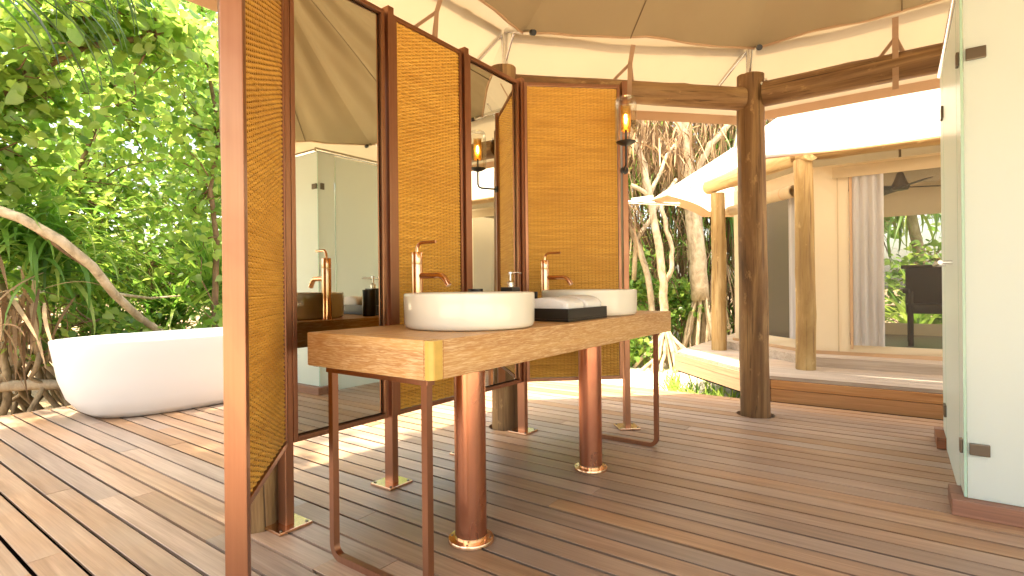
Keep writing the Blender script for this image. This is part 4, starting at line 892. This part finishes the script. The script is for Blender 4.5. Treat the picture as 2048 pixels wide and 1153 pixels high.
pandanus('pandanus_tree', [([pt(1400, 600, D), pt(1396, 520, D), pt(1386, 430, D), pt(1374, 330, D), pt(1362, 220, D), pt(1352, 60, D+.2)], .16, .12), ([pt(1374, 330, D), pt(1330, 290, D), pt(1282, 245, D+.1), pt(1230, 200, D)], .06, .045), ([pt(1378, 380, D), pt(1400, 330, D-.2), pt(1420, 290, D-.3), pt(1470, 235, D-.3), pt(1520, 160, D-.3)], .06, .05)],
         [(pt(1404, 560, D), 16, .42, .25), (pt(1430, 600, D), 8, .3, .2)], 'thick white trunked pandanus with a cone of stilt roots beside the platform', 31,
         [(pt(1352, 60, D+.2), 90, 1.3, 'green'), (pt(1350, 130, D+.2), 90, 1.0, 'dead'), (pt(1232, 190, D), 50, 1.0, 'dead'), (pt(1300, 262, D), 40, .6, 'dead'), (pt(1520, 160, D-.2), 70, 1.0, 'dead')])
D = 8.9
pandanus('pandanus_tree', [([pt(1330, 700, D), pt(1330, 640, D), pt(1326, 570, D), pt(1318, 490, D), pt(1300, 400, D), pt(1288, 330, D), pt(1270, 280, D)], .075, .05), ([pt(1326, 575, D), pt(1342, 540, D), pt(1344, 500, D), pt(1334, 460, D), pt(1322, 400, D), pt(1352, 360, D+.3)], .04, .035), ([pt(1318, 500, D), pt(1308, 440, D), pt(1304, 395, D), pt(1262, 370, D)], .045, .035), ([pt(1300, 395, D), pt(1330, 320, D+.2), pt(1350, 290, D+.3)], .035, .028)],
         [(pt(1330, 660, D), 26, .55, .16)], 'slim forked pandanus with spreading stilt roots, the one behind the counter end', 32,
         [(pt(1268, 275, D), 40, .8, 'dead'), (pt(1350, 285, D+.2), 40, .7, 'dead')])
D = 9.3
pandanus('pandanus_tree', [([pt(1312, 700, D), pt(1306, 640, D), pt(1300, 580, D), pt(1284, 510, D), pt(1268, 470, D), pt(1240, 400, D)], .055, .05), ([pt(1268, 560, D+.2), pt(1272, 480, D), pt(1300, 440, D), pt(1330, 380, D+.3)], .045, .035)],
         [(pt(1308, 690, D), 10, .4, .1)], 'leaning pandanus stem behind the slim forked pandanus', 33, [(pt(1240, 400, D), 40, .8, 'dead'), (pt(1240, 420, D), 60, .9, 'dead')])
D = 10.6
pandanus('pandanus_tree', [([pt(1500, 700, D), pt(1495, 600, D), pt(1480, 500, D), pt(1470, 300, D), pt(1450, 120, D)], .10, .08)], [(pt(1497, 640, D), 10, .4, .2)], 'pandanus with hanging green strap leaves behind the corner of the platform', 34,
         [(pt(1462, 400, D), 90, 1.3, 'green'), (pt(1440, 330, D), 90, 1.4, 'green'), (pt(1450, 200, D), 120, 1.1, 'dead')])
# curtain of dead hanging leaves and leafy mass at the back of the grove
rng = np.random.default_rng(77); n = 8500
O = []
for k in range(n):
    q = pt(rng.uniform(1120, 1600), rng.uniform(-120, 640), rng.uniform(10.6, 12.6)); O.append(tuple(q))
V, F, T = straps(O, rng.uniform(0, 6.283, n), rng.normal(-1.25, .28, n), rng.uniform(.4, 1.2, n), rng.normal(.25, .2, n), rng.uniform(.018, .05, n), rng.normal(.46, .3, n), rng, seg=4)
tag(npobj('hanging_dead_leaves', npmesh('hanging_dead_leaves', V, F, 'dead_leaf', T)), 'curtain of brown dead pandanus leaves behind the grove', 'foliage', kind='stuff')
n = 2600; O = []
for k in range(n):
    q = pt(rng.uniform(1080, 1640), 690-460*rng.uniform(0, 1)**1.5-(300 if k % 5 == 0 else 0), rng.uniform(10.4, 13.6)); O.append(tuple(q))
V, F, T = straps(O, rng.uniform(0, 6.283, n), rng.normal(-.5, .6, n), rng.uniform(.6, 1.4, n), rng.normal(1.0, .5, n), rng.uniform(.03, .06, n), rng.normal(.5, .28, n), rng, seg=5)
tag(npobj('strap_leaf_thicket', npmesh('strap_leaf_thicket', V, F, 'strap_leaf', T)), 'thicket of green pandanus leaves behind the grove', 'foliage', kind='stuff')
for k, (px, py, D, rx, rz, n, lb) in enumerate(((1275, 570, 9.8, .55, .7, 700, 'glossy green shrub behind the slim forked pandanus'), (1362, 610, 9.9, .45, .6, 520, 'glossy green shrub between the two pandanus root cones'), (1265, 690, 9.2, .6, .35, 450, 'low green shrub at the sand edge under the counter end'), (1180, 640, 10.4, .9, 1.1, 900, 'big green shrub behind the rattan wing panel with the lamp'))):
    q = pt(px, py, D); broad_tree((q.x, q.y), [(q.x, q.y, G), (q.x+.03, q.y, (G+q.z)/2), (q.x, q.y, q.z), (q.x, q.y+.03, q.z+rz*.5)], [(tuple(q), (rx, .4, rz))], .10, lb, n, 90+k, .02, (.5, .25), name='leafy_shrub', cat='shrub', group='shrubs in the pandanus grove', spread=.09)
for k, (x, y, lb) in enumerate(((14.5, 5.5, 'tall tree at the very back of the pandanus grove'), (13.8, 1.5, 'tall tree at the back behind the far tent'), (12.6, 8.5, 'tall tree at the back of the grove hidden mostly by the screen'), (14.5, -2.8, 'tall tree seen through the window of the far tent'))):
    broad_tree((x, y), [(x, y, G), (x, y+.1, 2), (x+.1, y, 4), (x, y, 6)], [((x, y, 3.2), (1.6, 2.4, 3.8))], .18, lb, 2600, 120+k, .12, (.5, .25), group='trees at the back of the grove', spread=.3)
n = 420; O = [tuple(pt(rng.uniform(1268, 1345) if k % 2 else rng.uniform(1385, 1450), rng.uniform(190, 330), rng.uniform(9.2, 9.9))) for k in range(n)]
V, F, T = straps(O, rng.uniform(0, 6.283, n), rng.normal(-1.2, .25, n), rng.uniform(.4, 1.0, n), rng.normal(.25, .2, n), rng.uniform(.012, .03, n), rng.normal(.6, .25, n), rng, seg=4)
tag(npobj('dry_leaf_skirt', npmesh('dry_leaf_skirt', V, F, 'dead_leaf', T)), 'shaggy dry leaves hanging from the pandanus branches', 'foliage', kind='stuff')
# ferns in the gap between deck and platform
for k, (px, py, D) in enumerate(((1392, 790, 5.7), (1424, 792, 5.55), (1455, 800, 5.35), (1372, 775, 6.2), (1410, 770, 6.2), (1345, 760, 6.9), (1470, 790, 5.6))):
    q = pt(px, py, D); q.z = G
    rosette('fern', tuple(q), 60, .42, .022, 140+k, 'small light green fern in the gap between deck and platform', 'fern', (1.1, .3), (1.2, .5), 'ferns between deck and platform', (.7, .2), rad=.07)
# plants seen through the far tent
broad_tree((11.2, -.6), [(11.2, -.6, G), (11.2, -.5, .2), (11.2, -.6, .8), (11.2, -.5, 1.4)], [((11.2, -.5, .7), (.5, 1.3, 1.1))], .11, 'bushy green shrub behind the far tent seen through its window', 1300, 160, .03, (.5, .25), name='leafy_shrub', cat='shrub', group='plants behind the far tent', spread=.12)
q = Vector((10.6, -.2, .2)); rosette('garden_palm', tuple(q), 60, 1.3, .07, 151, 'yellow green palm behind the far tent seen through its window', 'palm', (.7, .4), (1.4, .4), None, (.75, .2), rad=.08)
pandanus('pandanus_tree', [([Vector((12.0, -.4, G)), Vector((12.0, -.3, 1.5)), Vector((11.8, -.1, 2.6))], .10, .08)], [], 'pandanus with drooping leaves behind the far tent seen through its window', 36, [(Vector((11.8, -.1, 2.5)), 160, 1.5, 'green'), (Vector((11.6, .5, 2.6)), 120, 1.2, 'green'), (Vector((11.6, .6, 2.3)), 120, .9, 'dead')])
